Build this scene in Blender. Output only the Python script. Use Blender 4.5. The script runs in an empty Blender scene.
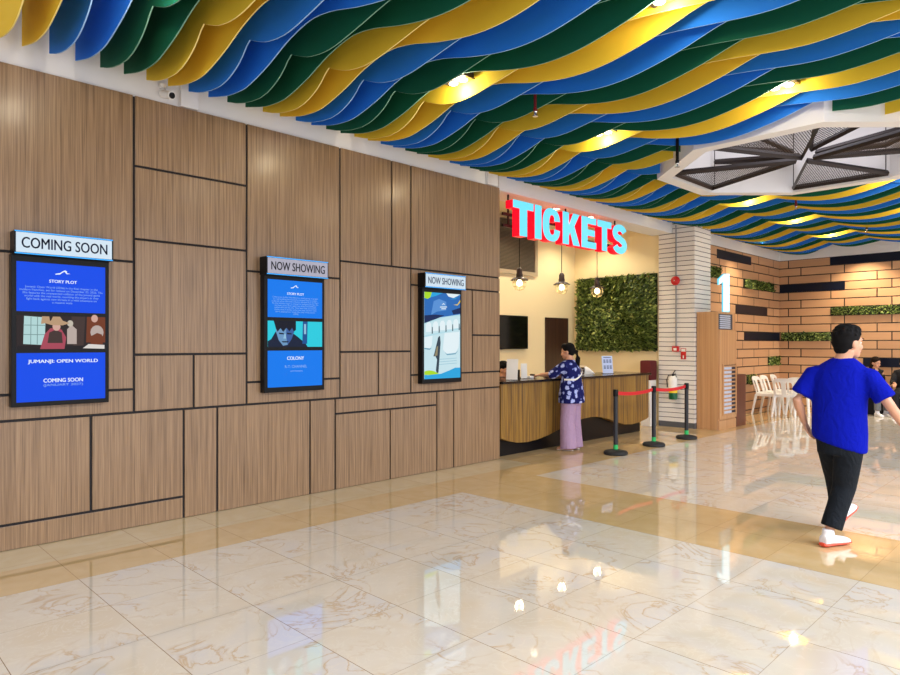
import bpy, bmesh, math, random
from mathutils import Vector, Matrix
R = random.Random(7)
PI = math.pi
SC = bpy.context.scene
COL = SC.collection

# ------------------------------------------------------------------ helpers
def lin(r, g, b):
    f = lambda c: (c/255/12.92) if c/255 <= .04045 else ((c/255+.055)/1.055)**2.4
    return (f(r), f(g), f(b), 1.0)

def mat(name, rgb, rough=.5, metal=0, emit=None, estr=0, spec=.5, coat=0, alpha=None):
    m = bpy.data.materials.new(name); m.use_nodes = True
    b = m.node_tree.nodes['Principled BSDF']
    b.inputs['Base Color'].default_value = lin(*rgb)
    b.inputs['Roughness'].default_value = rough
    b.inputs['Metallic'].default_value = metal
    b.inputs['Specular IOR Level'].default_value = spec
    b.inputs['Coat Weight'].default_value = coat
    if emit:
        b.inputs['Emission Color'].default_value = lin(*emit)
        b.inputs['Emission Strength'].default_value = estr
    return m

class NT:
    """small node helper"""
    def __init__(s, m):
        s.t = m.node_tree; s.n = s.t.nodes; s.l = s.t.links
        s.b = s.n['Principled BSDF']
    def new(s, typ, **kw):
        n = s.n.new(typ)
        for k, v in kw.items(): setattr(n, k, v)
        return n
    def link(s, a, b): s.l.new(a, b)
    def coord(s, scale=(1,1,1), loc=(0,0,0), rot=(0,0,0), kind='Object'):
        c = s.new('ShaderNodeTexCoord'); mp = s.new('ShaderNodeMapping')
        mp.inputs['Scale'].default_value = scale; mp.inputs['Location'].default_value = loc
        mp.inputs['Rotation'].default_value = rot
        s.link(c.outputs[kind], mp.inputs[0]); return mp.outputs[0]
    def noise(s, vec, scale, detail=3, dist=0, rough=.5):
        n = s.new('ShaderNodeTexNoise'); n.inputs['Scale'].default_value = scale
        n.inputs['Detail'].default_value = detail; n.inputs['Distortion'].default_value = dist
        n.inputs['Roughness'].default_value = rough
        s.link(vec, n.inputs['Vector']); return n.outputs['Fac']
    def ramp(s, fac, stops):
        r = s.new('ShaderNodeValToRGB'); e = r.color_ramp.elements
        while len(e) < len(stops): e.new(.5)
        for i, (p, c) in enumerate(stops): e[i].position = p; e[i].color = c
        s.link(fac, r.inputs[0]); return r.outputs[0]
    def mix(s, fac, a, b, blend='MIX'):
        m = s.new('ShaderNodeMix', data_type='RGBA', blend_type=blend)
        if isinstance(fac, (int, float)): m.inputs[0].default_value = fac
        else: s.link(fac, m.inputs[0])
        for i, x in ((6, a), (7, b)):
            if isinstance(x, tuple): m.inputs[i].default_value = x
            else: s.link(x, m.inputs[i])
        return m.outputs[2]
    def math(s, op, a, b=0.0):
        m = s.new('ShaderNodeMath', operation=op)
        for i, x in ((0, a), (1, b)):
            if isinstance(x, (int, float)): m.inputs[i].default_value = x
            else: s.link(x, m.inputs[i])
        return m.outputs[0]
    def bump(s, h, strength=.3, dist=.01):
        b = s.new('ShaderNodeBump'); b.inputs['Strength'].default_value = strength
        b.inputs['Distance'].default_value = dist
        s.link(h, b.inputs['Height']); s.link(b.outputs[0], s.b.inputs['Normal'])
    def color(s, c): s.link(c, s.b.inputs['Base Color'])

class MB:
    """collects shapes into one mesh"""
    def __init__(s): s.bm = bmesh.new(); s.mi = 0
    def _mark(s, faces):
        for f in faces: f.material_index = s.mi
    def box(s, x0, x1, y0, y1, z0, z1, bevel=0):
        n0 = set(s.bm.faces)
        r = bmesh.ops.create_cube(s.bm, size=1)
        v = r['verts']
        for q in v:
            q.co = Vector(((x0+x1)/2+q.co.x*(x1-x0), (y0+y1)/2+q.co.y*(y1-y0), (z0+z1)/2+q.co.z*(z1-z0)))
        if bevel:
            es = list({e for q in v for e in q.link_edges})
            bmesh.ops.bevel(s.bm, geom=es, offset=bevel, segments=2, affect='EDGES', profile=.6)
        s._mark([f for f in s.bm.faces if f not in n0]); return s
    def loft(s, secs, cap=True, n=16, closed=False):
        """secs: (centre, u vector, v vector)"""
        rings = []
        for c, u, v in secs:
            c, u, v = Vector(c), Vector(u), Vector(v)
            rings.append([s.bm.verts.new(c+u*math.cos(2*PI*i/n)+v*math.sin(2*PI*i/n)) for i in range(n)])
        fs = []
        for a, b in zip(rings, rings[1:] + ([rings[0]] if closed else [])):
            for i in range(n):
                fs.append(s.bm.faces.new((a[i], a[(i+1) % n], b[(i+1) % n], b[i])))
        if cap and not closed:
            fs.append(s.bm.faces.new(rings[0][::-1])); fs.append(s.bm.faces.new(rings[-1]))
        s._mark(fs); return s
    def tube(s, pts, rad, n=12, side=None, flat=1.0):
        pts = [Vector(p) for p in pts]; secs = []
        if not isinstance(rad, (list, tuple)): rad = [rad]*len(pts)
        for i, p in enumerate(pts):
            t = (pts[min(i+1, len(pts)-1)]-pts[max(i-1, 0)]).normalized()
            ref = Vector(side) if side else (Vector((0, 0, 1)) if abs(t.z) < .9 else Vector((1, 0, 0)))
            u = t.cross(ref).normalized(); v = u.cross(t).normalized()
            r = rad[i]
            ra, rb = r if isinstance(r, (list, tuple)) else (r, r*flat)
            secs.append((p, u*ra, v*rb))
        return s.loft(secs, n=n)
    def cyl(s, x, y, z0, z1, r, r2=None, n=24):
        return s.loft([((x, y, z0), (r, 0, 0), (0, r, 0)), ((x, y, z1), (r2 or r, 0, 0), (0, r2 or r, 0))], n=n)
    def lathe(s, x, y, prof, n=24):
        return s.loft([((x, y, z), (max(r, .0005), 0, 0), (0, max(r, .0005), 0)) for r, z in prof], n=n)
    def ball(s, c, r, M=None, sub=2):
        if not isinstance(r, (tuple, list)): r = (r, r, r)
        n0 = set(s.bm.faces)
        m = Matrix.Translation(Vector(c)) @ Matrix.Diagonal((*r, 1))
        if M is not None: m = M @ m
        bmesh.ops.create_icosphere(s.bm, subdivisions=sub, radius=1, matrix=m)
        s._mark([f for f in s.bm.faces if f not in n0]); return s
    def prism(s, poly, fn, d0, d1, cap_mi=None):
        """poly of (a,b) turned to 3-D by fn(a,b,d)"""
        A = [s.bm.verts.new(fn(a, b, d0)) for a, b in poly]
        B = [s.bm.verts.new(fn(a, b, d1)) for a, b in poly]
        n = len(poly); fs = []
        for i in range(n): fs.append(s.bm.faces.new((A[i], A[(i+1) % n], B[(i+1) % n], B[i])))
        s._mark(fs)
        c = [s.bm.faces.new(A[::-1]), s.bm.faces.new(B)]
        for f in c: f.material_index = s.mi if cap_mi is None else cap_mi
        return s
    def poly(s, pts):
        f = s.bm.faces.new([s.bm.verts.new(p) for p in pts]); f.material_index = s.mi; return s
    def build(s, name, mats, parent=None, smooth=False, normals=True):
        if normals: bmesh.ops.recalc_face_normals(s.bm, faces=s.bm.faces)
        me = bpy.data.meshes.new(name); s.bm.to_mesh(me); s.bm.free()
        for m in (mats if isinstance(mats, (list, tuple)) else [mats]): me.materials.append(m)
        if smooth:
            for p in me.polygons: p.use_smooth = True
            if smooth != 'all': me.set_sharp_from_angle(angle=math.radians(40))
        o = bpy.data.objects.new(name, me); COL.objects.link(o)
        if parent: o.parent = parent
        return o

def tag(o, label=None, cat=None, group=None, kind=None):
    if label: o['label'] = label
    if cat: o['category'] = cat
    if group: o['group'] = group
    if kind: o['kind'] = kind
    return o
def empty(name, loc=(0, 0, 0), rz=0, label=None, cat=None, group=None):
    o = bpy.data.objects.new(name, None); COL.objects.link(o)
    o.location = loc; o.rotation_euler = (0, 0, rz); o.empty_display_size = .1
    return tag(o, label, cat, group)
def copy_tree(o, parent=None):
    c = o.copy(); COL.objects.link(c)
    if parent: c.parent = parent
    for ch in list(o.children): copy_tree(ch, c)
    return c
def apply_mods(o):
    dg = bpy.context.evaluated_depsgraph_get(); dg.update()
    me = bpy.data.meshes.new_from_object(o.evaluated_get(dg), depsgraph=dg)
    o.modifiers.clear(); o.data = me; return o
def remesh(o, vox, it=4, fac=.5):
    m = o.modifiers.new('r', 'REMESH'); m.mode = 'VOXEL'; m.voxel_size = vox; m.use_smooth_shade = True
    s = o.modifiers.new('s', 'SMOOTH'); s.factor = fac; s.iterations = it
    mats = list(o.data.materials); apply_mods(o)
    o.data.materials.clear()
    for q in mats: o.data.materials.append(q)
    for p in o.data.polygons: p.use_smooth = True; p.material_index = 0
    return o

def text(name, body, x, z, y, width, m, parent, height=None, align='CENTER', bold=0.0, depth=.0015, space=1.0, face='y'):
    """lettering on a plane facing -y (or -x), centred on x,z and scaled to a width"""
    cu = bpy.data.curves.new(name, 'FONT'); cu.body = body; cu.align_x = align; cu.align_y = 'CENTER'
    cu.size = 1; cu.space_line = space; cu.resolution_u = 3
    t = bpy.data.objects.new(name, cu); COL.objects.link(t)
    dg = bpy.context.evaluated_depsgraph_get(); dg.update()
    me = bpy.data.meshes.new_from_object(t.evaluated_get(dg), depsgraph=dg)
    COL.objects.unlink(t); bpy.data.objects.remove(t)
    xs = [v.co.x for v in me.vertices]; ys = [v.co.y for v in me.vertices]
    sx = width/(max(xs)-min(xs)); sy = sx if height is None else height/(max(ys)-min(ys))
    cx, cy = (max(xs)+min(xs))/2, (max(ys)+min(ys))/2
    for v in me.vertices:
        a, b = (v.co.x-cx)*sx, (v.co.y-cy)*sy
        v.co = Vector((x+a, y-depth, z+b)) if face == 'y' else Vector((y-depth, x-a, z+b))
    if bold:                                                   # heavier strokes
        bm = bmesh.new(); bm.from_mesh(me); g0 = list(bm.verts)+list(bm.edges)+list(bm.faces)
        for dx, dz in ((bold*sx, 0), (-bold*sx, 0), (0, bold*sy*.6)):
            r_ = bmesh.ops.duplicate(bm, geom=g0)['geom']
            for q in r_:
                if isinstance(q, bmesh.types.BMVert): q.co += Vector((dx, 0, dz)) if face == 'y' else Vector((0, -dx, dz))
        bm.to_mesh(me); bm.free()
    me.materials.clear(); me.materials.append(m)
    o = bpy.data.objects.new(name, me); COL.objects.link(o); o.parent = parent
    return o

# ------------------------------------------------------------------ materials
def wood_mat(name, c1, c2, c3, axis='z', fine=55, rough=.32, coat=.15):
    m = mat(name, c1, rough, coat=coat); t = NT(m); t.b.inputs['Coat Roughness'].default_value = .2
    sc = {'z': (1, 1, .014), 'x': (.035, 1, 1), 'y': (1, .035, 1)}[axis]
    v = t.coord(sc)
    n1 = t.noise(v, fine, 3, .2); n2 = t.noise(v, fine*.3, 2, .4); n3 = t.noise(t.coord((.5, .5, .2)), 1.4, 2)
    a = t.ramp(n1, [(.3, lin(*c2)), (.5, lin(*c1)), (.72, lin(*c3))])
    b = t.ramp(n2, [(.35, lin(*c2)), (.6, lin(*c3))])
    c = t.mix(.35, a, b)
    d = t.mix(t.math('MULTIPLY', n3, .3), c, lin(*c1))
    t.color(d); t.bump(n1, .12, .004)
    return m
M = {}
M['wall_wood'] = wood_mat('wall wood veneer', (144, 113, 82), (92, 67, 44), (174, 142, 108), 'z', 150, .36, .3)
M['light_wood'] = wood_mat('light cabinet wood', (196, 146, 100), (176, 124, 80), (212, 166, 120), 'z', 40)
M['dark_wood'] = wood_mat('dark red wood', (96, 48, 32), (74, 34, 22), (116, 60, 40), 'z', 40)
M['door_wood'] = wood_mat('dark door wood', (62, 38, 28), (48, 28, 20), (76, 50, 36), 'z', 40, .4)
M['gap'] = mat('dark groove', (28, 22, 24), .7)
M['white'] = mat('white paint', (232, 228, 226), .6)
M['ceil'] = mat('white ceiling', (225, 224, 224), .8)
M['cream'] = mat('cream wall paint', (240, 222, 178), .6)
M['black'] = mat('black plastic', (10, 10, 13), .4, spec=.2)
M['satin_black'] = mat('satin black steel', (30, 32, 38), .4)
M['rubber'] = mat('black rubber', (28, 28, 30), .7)
M['navy'] = mat('navy gloss panel', (10, 16, 36), .35, spec=.3)
M['steel'] = mat('brushed steel', (170, 172, 176), .3, 1)
M['dark_metal'] = mat('dark bronze metal', (48, 38, 36), .45, .4)
M['counter_top'] = mat('black polished stone', (22, 20, 20), .15)
M['black_base'] = mat('black laminate', (10, 10, 14), .35, spec=.25)
M['red'] = mat('red plastic', (200, 26, 30), .4)
M['red_belt'] = mat('red webbing', (205, 24, 34), .7)
M['burgundy'] = mat('burgundy fabric', (92, 14, 18), .8)
M['red_pipe'] = mat('red painted pipe', (120, 20, 22), .5)
M['chrome'] = mat('chrome', (215, 215, 220), .12, 1)
M['green_tag'] = mat('green tape', (40, 190, 100), .5)
M['plastic_white'] = mat('white moulded plastic', (238, 236, 232), .35)
M['off_white'] = mat('off white card', (236, 232, 226), .5)
M['brown'] = mat('dark brown card', (70, 44, 30), .6)
M['grey'] = mat('grey metal', (150, 150, 150), .5)
M['dark_grey'] = mat('dark grey skirting', (88, 88, 92), .5)
M['yellow_label'] = mat('yellow label', (235, 200, 40), .5)
M['ext_green'] = mat('green enamel', (12, 92, 58), .3)
M['paper_blue'] = mat('pale blue printed sheet', (190, 205, 240), .5)
M['ink'] = mat('dark blue ink', (30, 50, 110), .6)
M['skin'] = mat('light brown skin', (205, 150, 120), .5)
M['hair'] = mat('black hair', (14, 12, 13), .8, spec=.15)
M['hair_brown'] = mat('dark brown hair', (30, 18, 13), .8, spec=.15)
M['shirt_blue'] = mat('royal blue cotton', (8, 22, 158), .9, spec=.1)
M['trouser_black'] = mat('black cotton', (20, 25, 32), .85, spec=.2)
M['lilac'] = mat('lilac cloth', (176, 146, 176), .85, spec=.2)
M['grey_cloth'] = mat('grey cloth', (110, 110, 112), .85)
M['black_cloth'] = mat('black cloth', (22, 20, 24), .85)
M['shoe_white'] = mat('white mesh shoe', (236, 232, 234), .6)
M['shoe_red'] = mat('orange red shoe sole', (226, 78, 52), .5)
M['eye_white'] = mat('eye white', (230, 228, 224), .3)
M['lip'] = mat('lips', (160, 88, 78), .5)
def clothnoise(m, s=14, st=.5):
    t = NT(m); t.bump(t.noise(t.coord((1, 1, .6)), s, 3, 1.2), st, .03)
for k in ('shirt_blue', 'trouser_black', 'lilac', 'black_cloth', 'grey_cloth'): clothnoise(M[k])
# floral tunic
m = M['floral'] = mat('navy floral cloth', (20, 24, 84), .85, spec=.2); t = NT(m)
vo = t.new('ShaderNodeTexVoronoi'); vo.inputs['Scale'].default_value = 12.5
t.link(t.coord(), vo.inputs['Vector'])
f = t.math('ADD', vo.outputs['Distance'], t.math('MULTIPLY', t.noise(t.coord(), 45, 2), .55))
t.color(t.ramp(f, [(.58, lin(176, 186, 232)), (.66, lin(120, 134, 205)), (.70, lin(20, 25, 88))]))
# baffles
for k, c in {'baffle_yellow': (232, 192, 52), 'baffle_blue': (30, 118, 222), 'baffle_green': (8, 88, 60)}.items():
    M[k] = mat(k.replace('_', ' ')+' felt', c, .75, spec=.25)
for k, c in {'yellow': (242, 222, 140), 'blue': (150, 190, 235), 'green': (120, 165, 145)}.items():
    M['edge_'+k] = mat('pale '+k+' felt edge', c, .75, spec=.25)
# counter slats
m = M['slats'] = mat('striped ochre slats', (150, 110, 40), .45); t = NT(m)
v = t.coord((1, 0, .02)); n1 = t.noise(v, 26, 2); n2 = t.noise(v, 90, 1)
wv = t.new('ShaderNodeTexWave', wave_type='BANDS', bands_direction='X'); wv.inputs['Scale'].default_value = 10.0
t.link(t.coord(), wv.inputs['Vector'])
c = t.ramp(t.math('ADD', t.math('MULTIPLY', n1, .65), t.math('MULTIPLY', n2, .35)),
           [(.36, lin(84, 56, 22)), (.47, lin(140, 100, 36)), (.56, lin(176, 132, 48)), (.7, lin(122, 98, 60))])
t.color(t.mix(t.math('MULTIPLY', wv.outputs['Fac'], .35), c, lin(70, 46, 18))); t.bump(wv.outputs['Fac'], .5, .01)
# column tiles: thin courses with dark joints
m = M['tile'] = mat('white split tile', (232, 226, 220), .55); t = NT(m)
co = t.new('ShaderNodeTexCoord'); sp = t.new('ShaderNodeSeparateXYZ'); t.link(co.outputs['Object'], sp.inputs[0])
wob = t.math('MULTIPLY', t.math('SUBTRACT', t.noise(t.coord((1, 1, .3)), 2.2, 1), .5), .022)
fr = t.math('FRACT', t.math('DIVIDE', t.math('ADD', sp.outputs['Z'], wob), .0875))
jt = t.math('LESS_THAN', fr, .13)
rowi = t.math('FLOOR', t.math('DIVIDE', sp.outputs['Z'], .0875))
wn = t.new('ShaderNodeTexWhiteNoise', noise_dimensions='1D'); t.link(rowi, wn.inputs['W'])
base = t.mix(t.math('MULTIPLY', wn.outputs['Value'], .35), lin(236, 230, 224), lin(208, 202, 198))
t.color(t.mix(jt, base, lin(70, 62, 66))); t.bump(t.math('SUBTRACT', 1, jt), .6, .01)
# plank wall (brick bond)
def plank(name, axis):
    m = mat(name, (176, 120, 74), .42); t = NT(m)
    co = t.new('ShaderNodeTexCoord'); sp = t.new('ShaderNodeSeparateXYZ'); cb = t.new('ShaderNodeCombineXYZ')
    t.link(co.outputs['Object'], sp.inputs[0])
    t.link(t.math('ADD', sp.outputs['X' if axis == 'x' else 'Y'], .24), cb.inputs[0])
    t.link(t.math('ADD', sp.outputs['Z'], -1.035+.195*8), cb.inputs[1])
    br = t.new('ShaderNodeTexBrick', offset=.697, offset_frequency=2, squash=1.0, squash_frequency=2)
    br.inputs['Scale'].default_value = 1; br.inputs['Brick Width'].default_value = .925
    br.inputs['Row Height'].default_value = .195; br.inputs['Mortar Size'].default_value = .011
    br.inputs['Mortar Smooth'].default_value = 0
    br.inputs['Color1'].default_value = lin(214, 168, 128); br.inputs['Color2'].default_value = lin(196, 150, 112)
    br.inputs['Mortar'].default_value = lin(38, 24, 18)
    t.link(cb.outputs[0], br.inputs['Vector'])
    n = t.noise(t.coord((.06, 1, 1) if axis == 'x' else (1, .06, 1)), 40, 3, .4)
    c = t.mix(t.math('MULTIPLY', n, .3), br.outputs['Color'], lin(170, 116, 74))
    c = t.mix(br.outputs['Fac'], c, lin(38, 24, 18))
    t.color(c); t.bump(t.math('SUBTRACT', 1, br.outputs['Fac']), .7, .012)
    return m
M['plank_x'] = plank('oak planks along', 'x'); M['plank_y'] = plank('oak planks across', 'y')
# leaves
m = M['leaf'] = mat('artificial leaves', (58, 84, 34), .55); t = NT(m)
geo = t.new('ShaderNodeNewGeometry')
t.color(t.ramp(geo.outputs['Random Per Island'], [(0, lin(44, 60, 20)), (.4, lin(84, 106, 40)), (.75, lin(126, 146, 62)), (1, lin(190, 200, 110))]))
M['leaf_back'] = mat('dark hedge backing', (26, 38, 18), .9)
# ceiling tile
m = M['ceil_tile'] = mat('white ceiling tile', (222, 222, 224), .8); t = NT(m)
br = t.new('ShaderNodeTexBrick', offset=0); br.inputs['Scale'].default_value = 1
br.inputs['Brick Width'].default_value = .6; br.inputs['Row Height'].default_value = .6; br.inputs['Mortar Size'].default_value = .006
br.inputs['Color1'].default_value = br.inputs['Color2'].default_value = lin(224, 224, 226); br.inputs['Mortar'].default_value = lin(120, 120, 124)
t.link(t.coord(), br.inputs['Vector']); t.color(br.outputs['Color'])
# floor
def floor_mat(name, kind):
    m = mat(name, (225, 212, 190), .03, spec=.5); m.node_tree.nodes['Principled BSDF'].inputs['IOR'].default_value = 2.0; t = NT(m)
    co = t.new('ShaderNodeTexCoord'); sp = t.new('ShaderNodeSeparateXYZ'); t.link(co.outputs['Object'], sp.inputs[0])
    gx = t.math('DIVIDE', t.math('ADD', sp.outputs['X'], 11.9), .6)
    gy = t.math('DIVIDE', t.math('ADD', sp.outputs['Y'], 12-4.77+.0), .6)
    gy = t.math('ADD', gy, .0)
    lx = t.math('LESS_THAN', t.math('ABSOLUTE', t.math('SUBTRACT', t.math('FRACT', t.math('ADD', gx, .5)), .5)), .0034)
    ly = t.math('LESS_THAN', t.math('ABSOLUTE', t.math('SUBTRACT', t.math('FRACT', t.math('ADD', gy, .5)), .5)), .0034)
    gr = t.math('MAXIMUM', lx, ly)
    cb = t.new('ShaderNodeCombineXYZ'); t.link(t.math('FLOOR', gx), cb.inputs[0]); t.link(t.math('FLOOR', gy), cb.inputs[1])
    wn = t.new('ShaderNodeTexWhiteNoise', noise_dimensions='2D'); t.link(cb.outputs[0], wn.inputs['Vector'])
    sc = t.new('ShaderNodeVectorMath', operation='SCALE'); sc.inputs['Scale'].default_value = 7
    t.link(wn.outputs['Color'], sc.inputs[0])
    ad = t.new('ShaderNodeVectorMath', operation='ADD'); t.link(co.outputs['Object'], ad.inputs[0]); t.link(sc.outputs[0], ad.inputs[1])
    v = ad.outputs[0]
    if kind == 'marble':
        n1 = t.noise(v, 2.0, 5, 1.6, .55); n2 = t.noise(v, 3.2, 4, 2.2, .6); n3 = t.noise(v, 1.6, 2, .8)
        cl = t.ramp(n3, [(.3, lin(214, 200, 178)), (.5, lin(218, 209, 194)), (.7, lin(212, 207, 202))])
        ve = t.ramp(n1, [(.0, (0, 0, 0, 1)), (.470, (0, 0, 0, 1)), (.492, (1, 1, 1, 1)), (.508, (.3, .3, .3, 1)), (.545, (0, 0, 0, 1))])
        ve = t.math('MULTIPLY', ve, t.ramp(n3, [(.42, (0, 0, 0, 1)), (.58, (.85, .85, .85, 1))]))
        wv = t.ramp(n2, [(.0, (0, 0, 0, 1)), (.475, (0, 0, 0, 1)), (.5, (.7, .7, .7, 1)), (.525, (0, 0, 0, 1))])
        c = t.mix(wv, cl, lin(222, 214, 198)); c = t.mix(t.math('MULTIPLY', ve, .75), c, lin(192, 156, 104))
        g = lin(150, 128, 104)
    elif kind == 'tan':
        n1 = t.noise(v, 5, 4, .6); c = t.ramp(n1, [(.3, lin(206, 176, 124)), (.7, lin(214, 186, 140))]); g = lin(168, 136, 92)
    else:
        n1 = t.noise(v, 3, 4, 1.2); c = t.ramp(n1, [(.3, lin(208, 188, 146)), (.7, lin(214, 198, 164))]); g = lin(170, 140, 100)
    t.color(t.mix(t.math('MAXIMUM', lx, t.math('MULTIPLY', ly, .55)), c, g)); return m
M['marble'] = floor_mat('polished cream marble tile', 'marble')
M['tan'] = floor_mat('polished tan tile', 'tan')
M['strip'] = floor_mat('polished pale cream tile', 'cream')
def glow(name, rgb, st=1.0, base=(10, 10, 10)):
    st *= .82; return mat(name, base, .3, emit=rgb, estr=st, spec=.12)
M['txt_white'] = glow('white screen lettering', (235, 245, 255), 1.0)
M['txt_pale'] = glow('pale blue screen lettering', (150, 190, 250), .9)
M['txt_dark'] = mat('dark blue sign lettering', (20, 44, 110), .5)
M['txt_black'] = mat('black sign lettering', (18, 18, 26), .5)
M['scr_blue'] = glow('royal blue screen', (0, 74, 232), 1.0)
M['scr_azure'] = glow('azure screen', (4, 120, 236), 1.0)
M['lb_white'] = glow('lit white sign face', (220, 240, 255), .85, (60, 60, 60))
M['lb_dim'] = glow('dim white sign face', (214, 212, 236), .5, (90, 90, 90))
M['halo'] = glow('cyan edge light', (60, 170, 255), 1.3)
M['bulb'] = glow('lamp glow', (255, 232, 180), 5.0)
M['spot_glow'] = glow('downlight glow', (255, 236, 190), 8.0)
M['letter_face'] = glow('light blue letter face', (112, 218, 248), 1.2)
M['letter_red'] = glow('red letter return', (250, 16, 44), .85, (200, 20, 30))
M['one_face'] = glow('white cyan numeral face', (226, 250, 255), 1.5)
M['one_side'] = glow('cyan numeral edge', (60, 200, 235), 1.2)
m = M['glass_clear'] = mat('clear glass', (255, 255, 255), .02)
m.node_tree.nodes['Principled BSDF'].inputs['Transmission Weight'].default_value = 1
PIX = {}
def pix(rgb, st=.9):
    k = (rgb, st)
    if k not in PIX: PIX[k] = glow('picture colour %d' % len(PIX), rgb, st)
    return PIX[k]

# ------------------------------------------------------------------ room shell
def struct(o): o['kind'] = 'structure'; return o
b = MB()
def rect(mi, x0, x1, y0, y1):
    b.mi = mi; b.poly([(x0, y0, 0), (x1, y0, 0), (x1, y1, 0), (x0, y1, 0)])
X0, X1, Y0, YC = -7, 17.3, -9, 4.77
rect(0, X0, 4.9, Y0, YC); rect(1, 4.9, 6.13, Y0, YC); rect(0, 6.13, X1, Y0, YC)
rect(1, X0, 6.7, YC, 5.29); rect(2, X0, 6.7, 5.29, 5.95); rect(1, 6.7, X1, YC, 8.2)
struct(b.build('floor', [M['marble'], M['tan'], M['strip']], normals=False))
WY = 5.8
panels = [(.3, 2.0, 2.23, 3.63), (.3, 2.0, 1.16, 2.23), (.3, 2.0, .965, 1.16),
 (.3, 1.67, .19, .965), (1.67, 2.42, .19, .965), (.3, 2.42, 0, .19), (2.42, 2.73, 0, .965), (2.73, 3.72, 0, .965), (3.72, 4.03, 0, .965),
 (4.03, 5.51, .80, .965), (4.03, 4.78, 0, .80), (4.78, 5.51, 0, .80), (5.51, 5.80, 0, .965), (5.80, 6.67, 0, .965),
 (2.0, 3.02, 3.04, 3.63), (2.0, 3.02, 2.425, 3.04), (2.0, 3.02, 1.45, 2.425), (2.0, 2.51, .965, 1.45), (2.51, 3.02, .965, 1.45),
 (3.02, 4.09, 2.235, 3.63), (3.02, 4.09, 1.175, 2.235), (3.02, 4.09, .965, 1.175),
 (4.09, 4.80, 2.425, 3.63), (4.80, 5.09, 2.425, 3.63), (5.09, 6.67, 2.425, 3.63), (4.09, 5.09, 1.455, 2.425), (4.09, 4.61, .965, 1.455), (4.61, 5.09, .965, 1.455),
 (5.09, 6.67, 2.235, 2.425), (5.09, 6.14, 1.175, 2.235), (6.14, 6.67, 1.655, 2.235), (6.14, 6.67, 1.175, 1.655), (5.09, 6.67, .965, 1.175),
 (-3, .3, 0, .965), (-3, .3, .965, 2.23), (-3, .3, 2.23, 3.63)]
b = MB()
for x0, x1, z0, z1 in panels:
    g = .0105
    b.box(x0+(g if x0 > -2.9 else 0), x1-(g if x1 < 6.6 else 0), WY, WY+.025, z0+(g if z0 > .01 else .004), z1-(g if z1 < 3.6 else 0), .002)
b.mi = 1; b.box(-3, 6.668, WY+.014, WY+.16, 0, 3.625)
b.mi = 2; b.box(-3, 6.67, WY+.03, WY+.2, 3.625, 4.4)
struct(b.build('wall_left', [M['wall_wood'], M['gap'], M['white']]))
b = MB(); b.box(2.39, 2.55, 5.785, WY+.03, 3.64, 4.3, .004)
struct(b.build('trim_1', M['white']))
b = MB(); b.box(6.42, 6.62, 5.785, WY+.03, 3.64, 4.3, .004)
struct(b.build('trim_2', M['white']))
# booth shell
b = MB(); b.box(6.5, 11.75, 8.0, 8.15, 0, 4.4); struct(b.build('wall_back', M['cream']))
b = MB(); b.box(6.52, 6.66, WY+.17, 8.0, 0, 4.4); struct(b.build('wall_booth', M['cream']))
b = MB(); b.box(11.6, 11.75, 6.07, 8.0, 0, 4.4); struct(b.build('wall_side', M['cream']))
b = MB(); b.box(6.66, 11.6, WY+.12, 8.0, 3.95, 4.0); struct(b.build('ceiling_booth', M['cream']))
b = MB(); b.box(6.66, 11.56, WY, WY+.42, 3.6, 4.4, .003); struct(b.build('trim_lintel', M['white']))
# tiled column
b = MB(); b.box(11.55, 12.22, 5.37, 6.07, .1, 4.4); b.mi = 1; b.box(11.545, 12.225, 5.365, 6.07, 0, .1)
struct(b.build('wall_column', [M['tile'], M['dark_grey']]))
# far plank walls
b = MB(); b.box(12.2, 17.25, WY, WY+.15, 0, 3.57); b.mi = 1; b.box(12.2, 17.25, WY, WY+.15, 3.57, 4.4)
struct(b.build('wall_far', [M['plank_x'], M['white']]))
b = MB(); b.box(17.1, 17.25, -6, WY, 0, 3.57); b.mi = 1; b.box(17.1, 17.25, -6, WY, 3.57, 4.4)
struct(b.build('wall_right', [M['plank_y'], M['white']]))
# ceiling with octagonal hole
OC, OA = Vector((8.70, 2.66)), 1.59
def octv(a, k): r = a/math.cos(PI/8); t = PI/8+k*PI/4; return (OC.x+r*math.cos(t), OC.y+r*math.sin(t))
b = MB()
Zc = 4.36
def crect(x0, x1, y0, y1): b.box(x0, x1, y0, y1, Zc, Zc+.06)
crect(-3, OC.x-OA-.1, -2.2, 5.84); crect(OC.x+OA+.1, 17.2, -2.2, 5.84)
crect(OC.x-OA-.1, OC.x+OA+.1, -2.2, OC.y-OA-.1); crect(OC.x-OA-.1, OC.x+OA+.1, OC.y+OA+.1, 5.84)
struct(b.build('ceiling', M['ceil_tile']))
b = MB()                                                     # octagonal dropped coffer
for k in range(8):
    o0, o1 = octv(OA, k), octv(OA, k+1); i0, i1 = octv(OA-.17, k), octv(OA-.17, k+1)
    zb, zt = 3.71, 4.95
    V = lambda p, z: (p[0], p[1], z)
    b.poly([V(o0, zb), V(o1, zb), V(o1, zt), V(o0, zt)]); b.poly([V(i1, zb), V(i0, zb), V(i0, zt), V(i1, zt)])
    b.poly([V(o1, zb), V(o0, zb), V(i0, zb), V(i1, zb)])
b.poly([(*octv(OA, k), 4.95) for k in range(8)][::-1])
c = b.build('ceiling_coffer', M['white']); struct(c)

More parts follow.
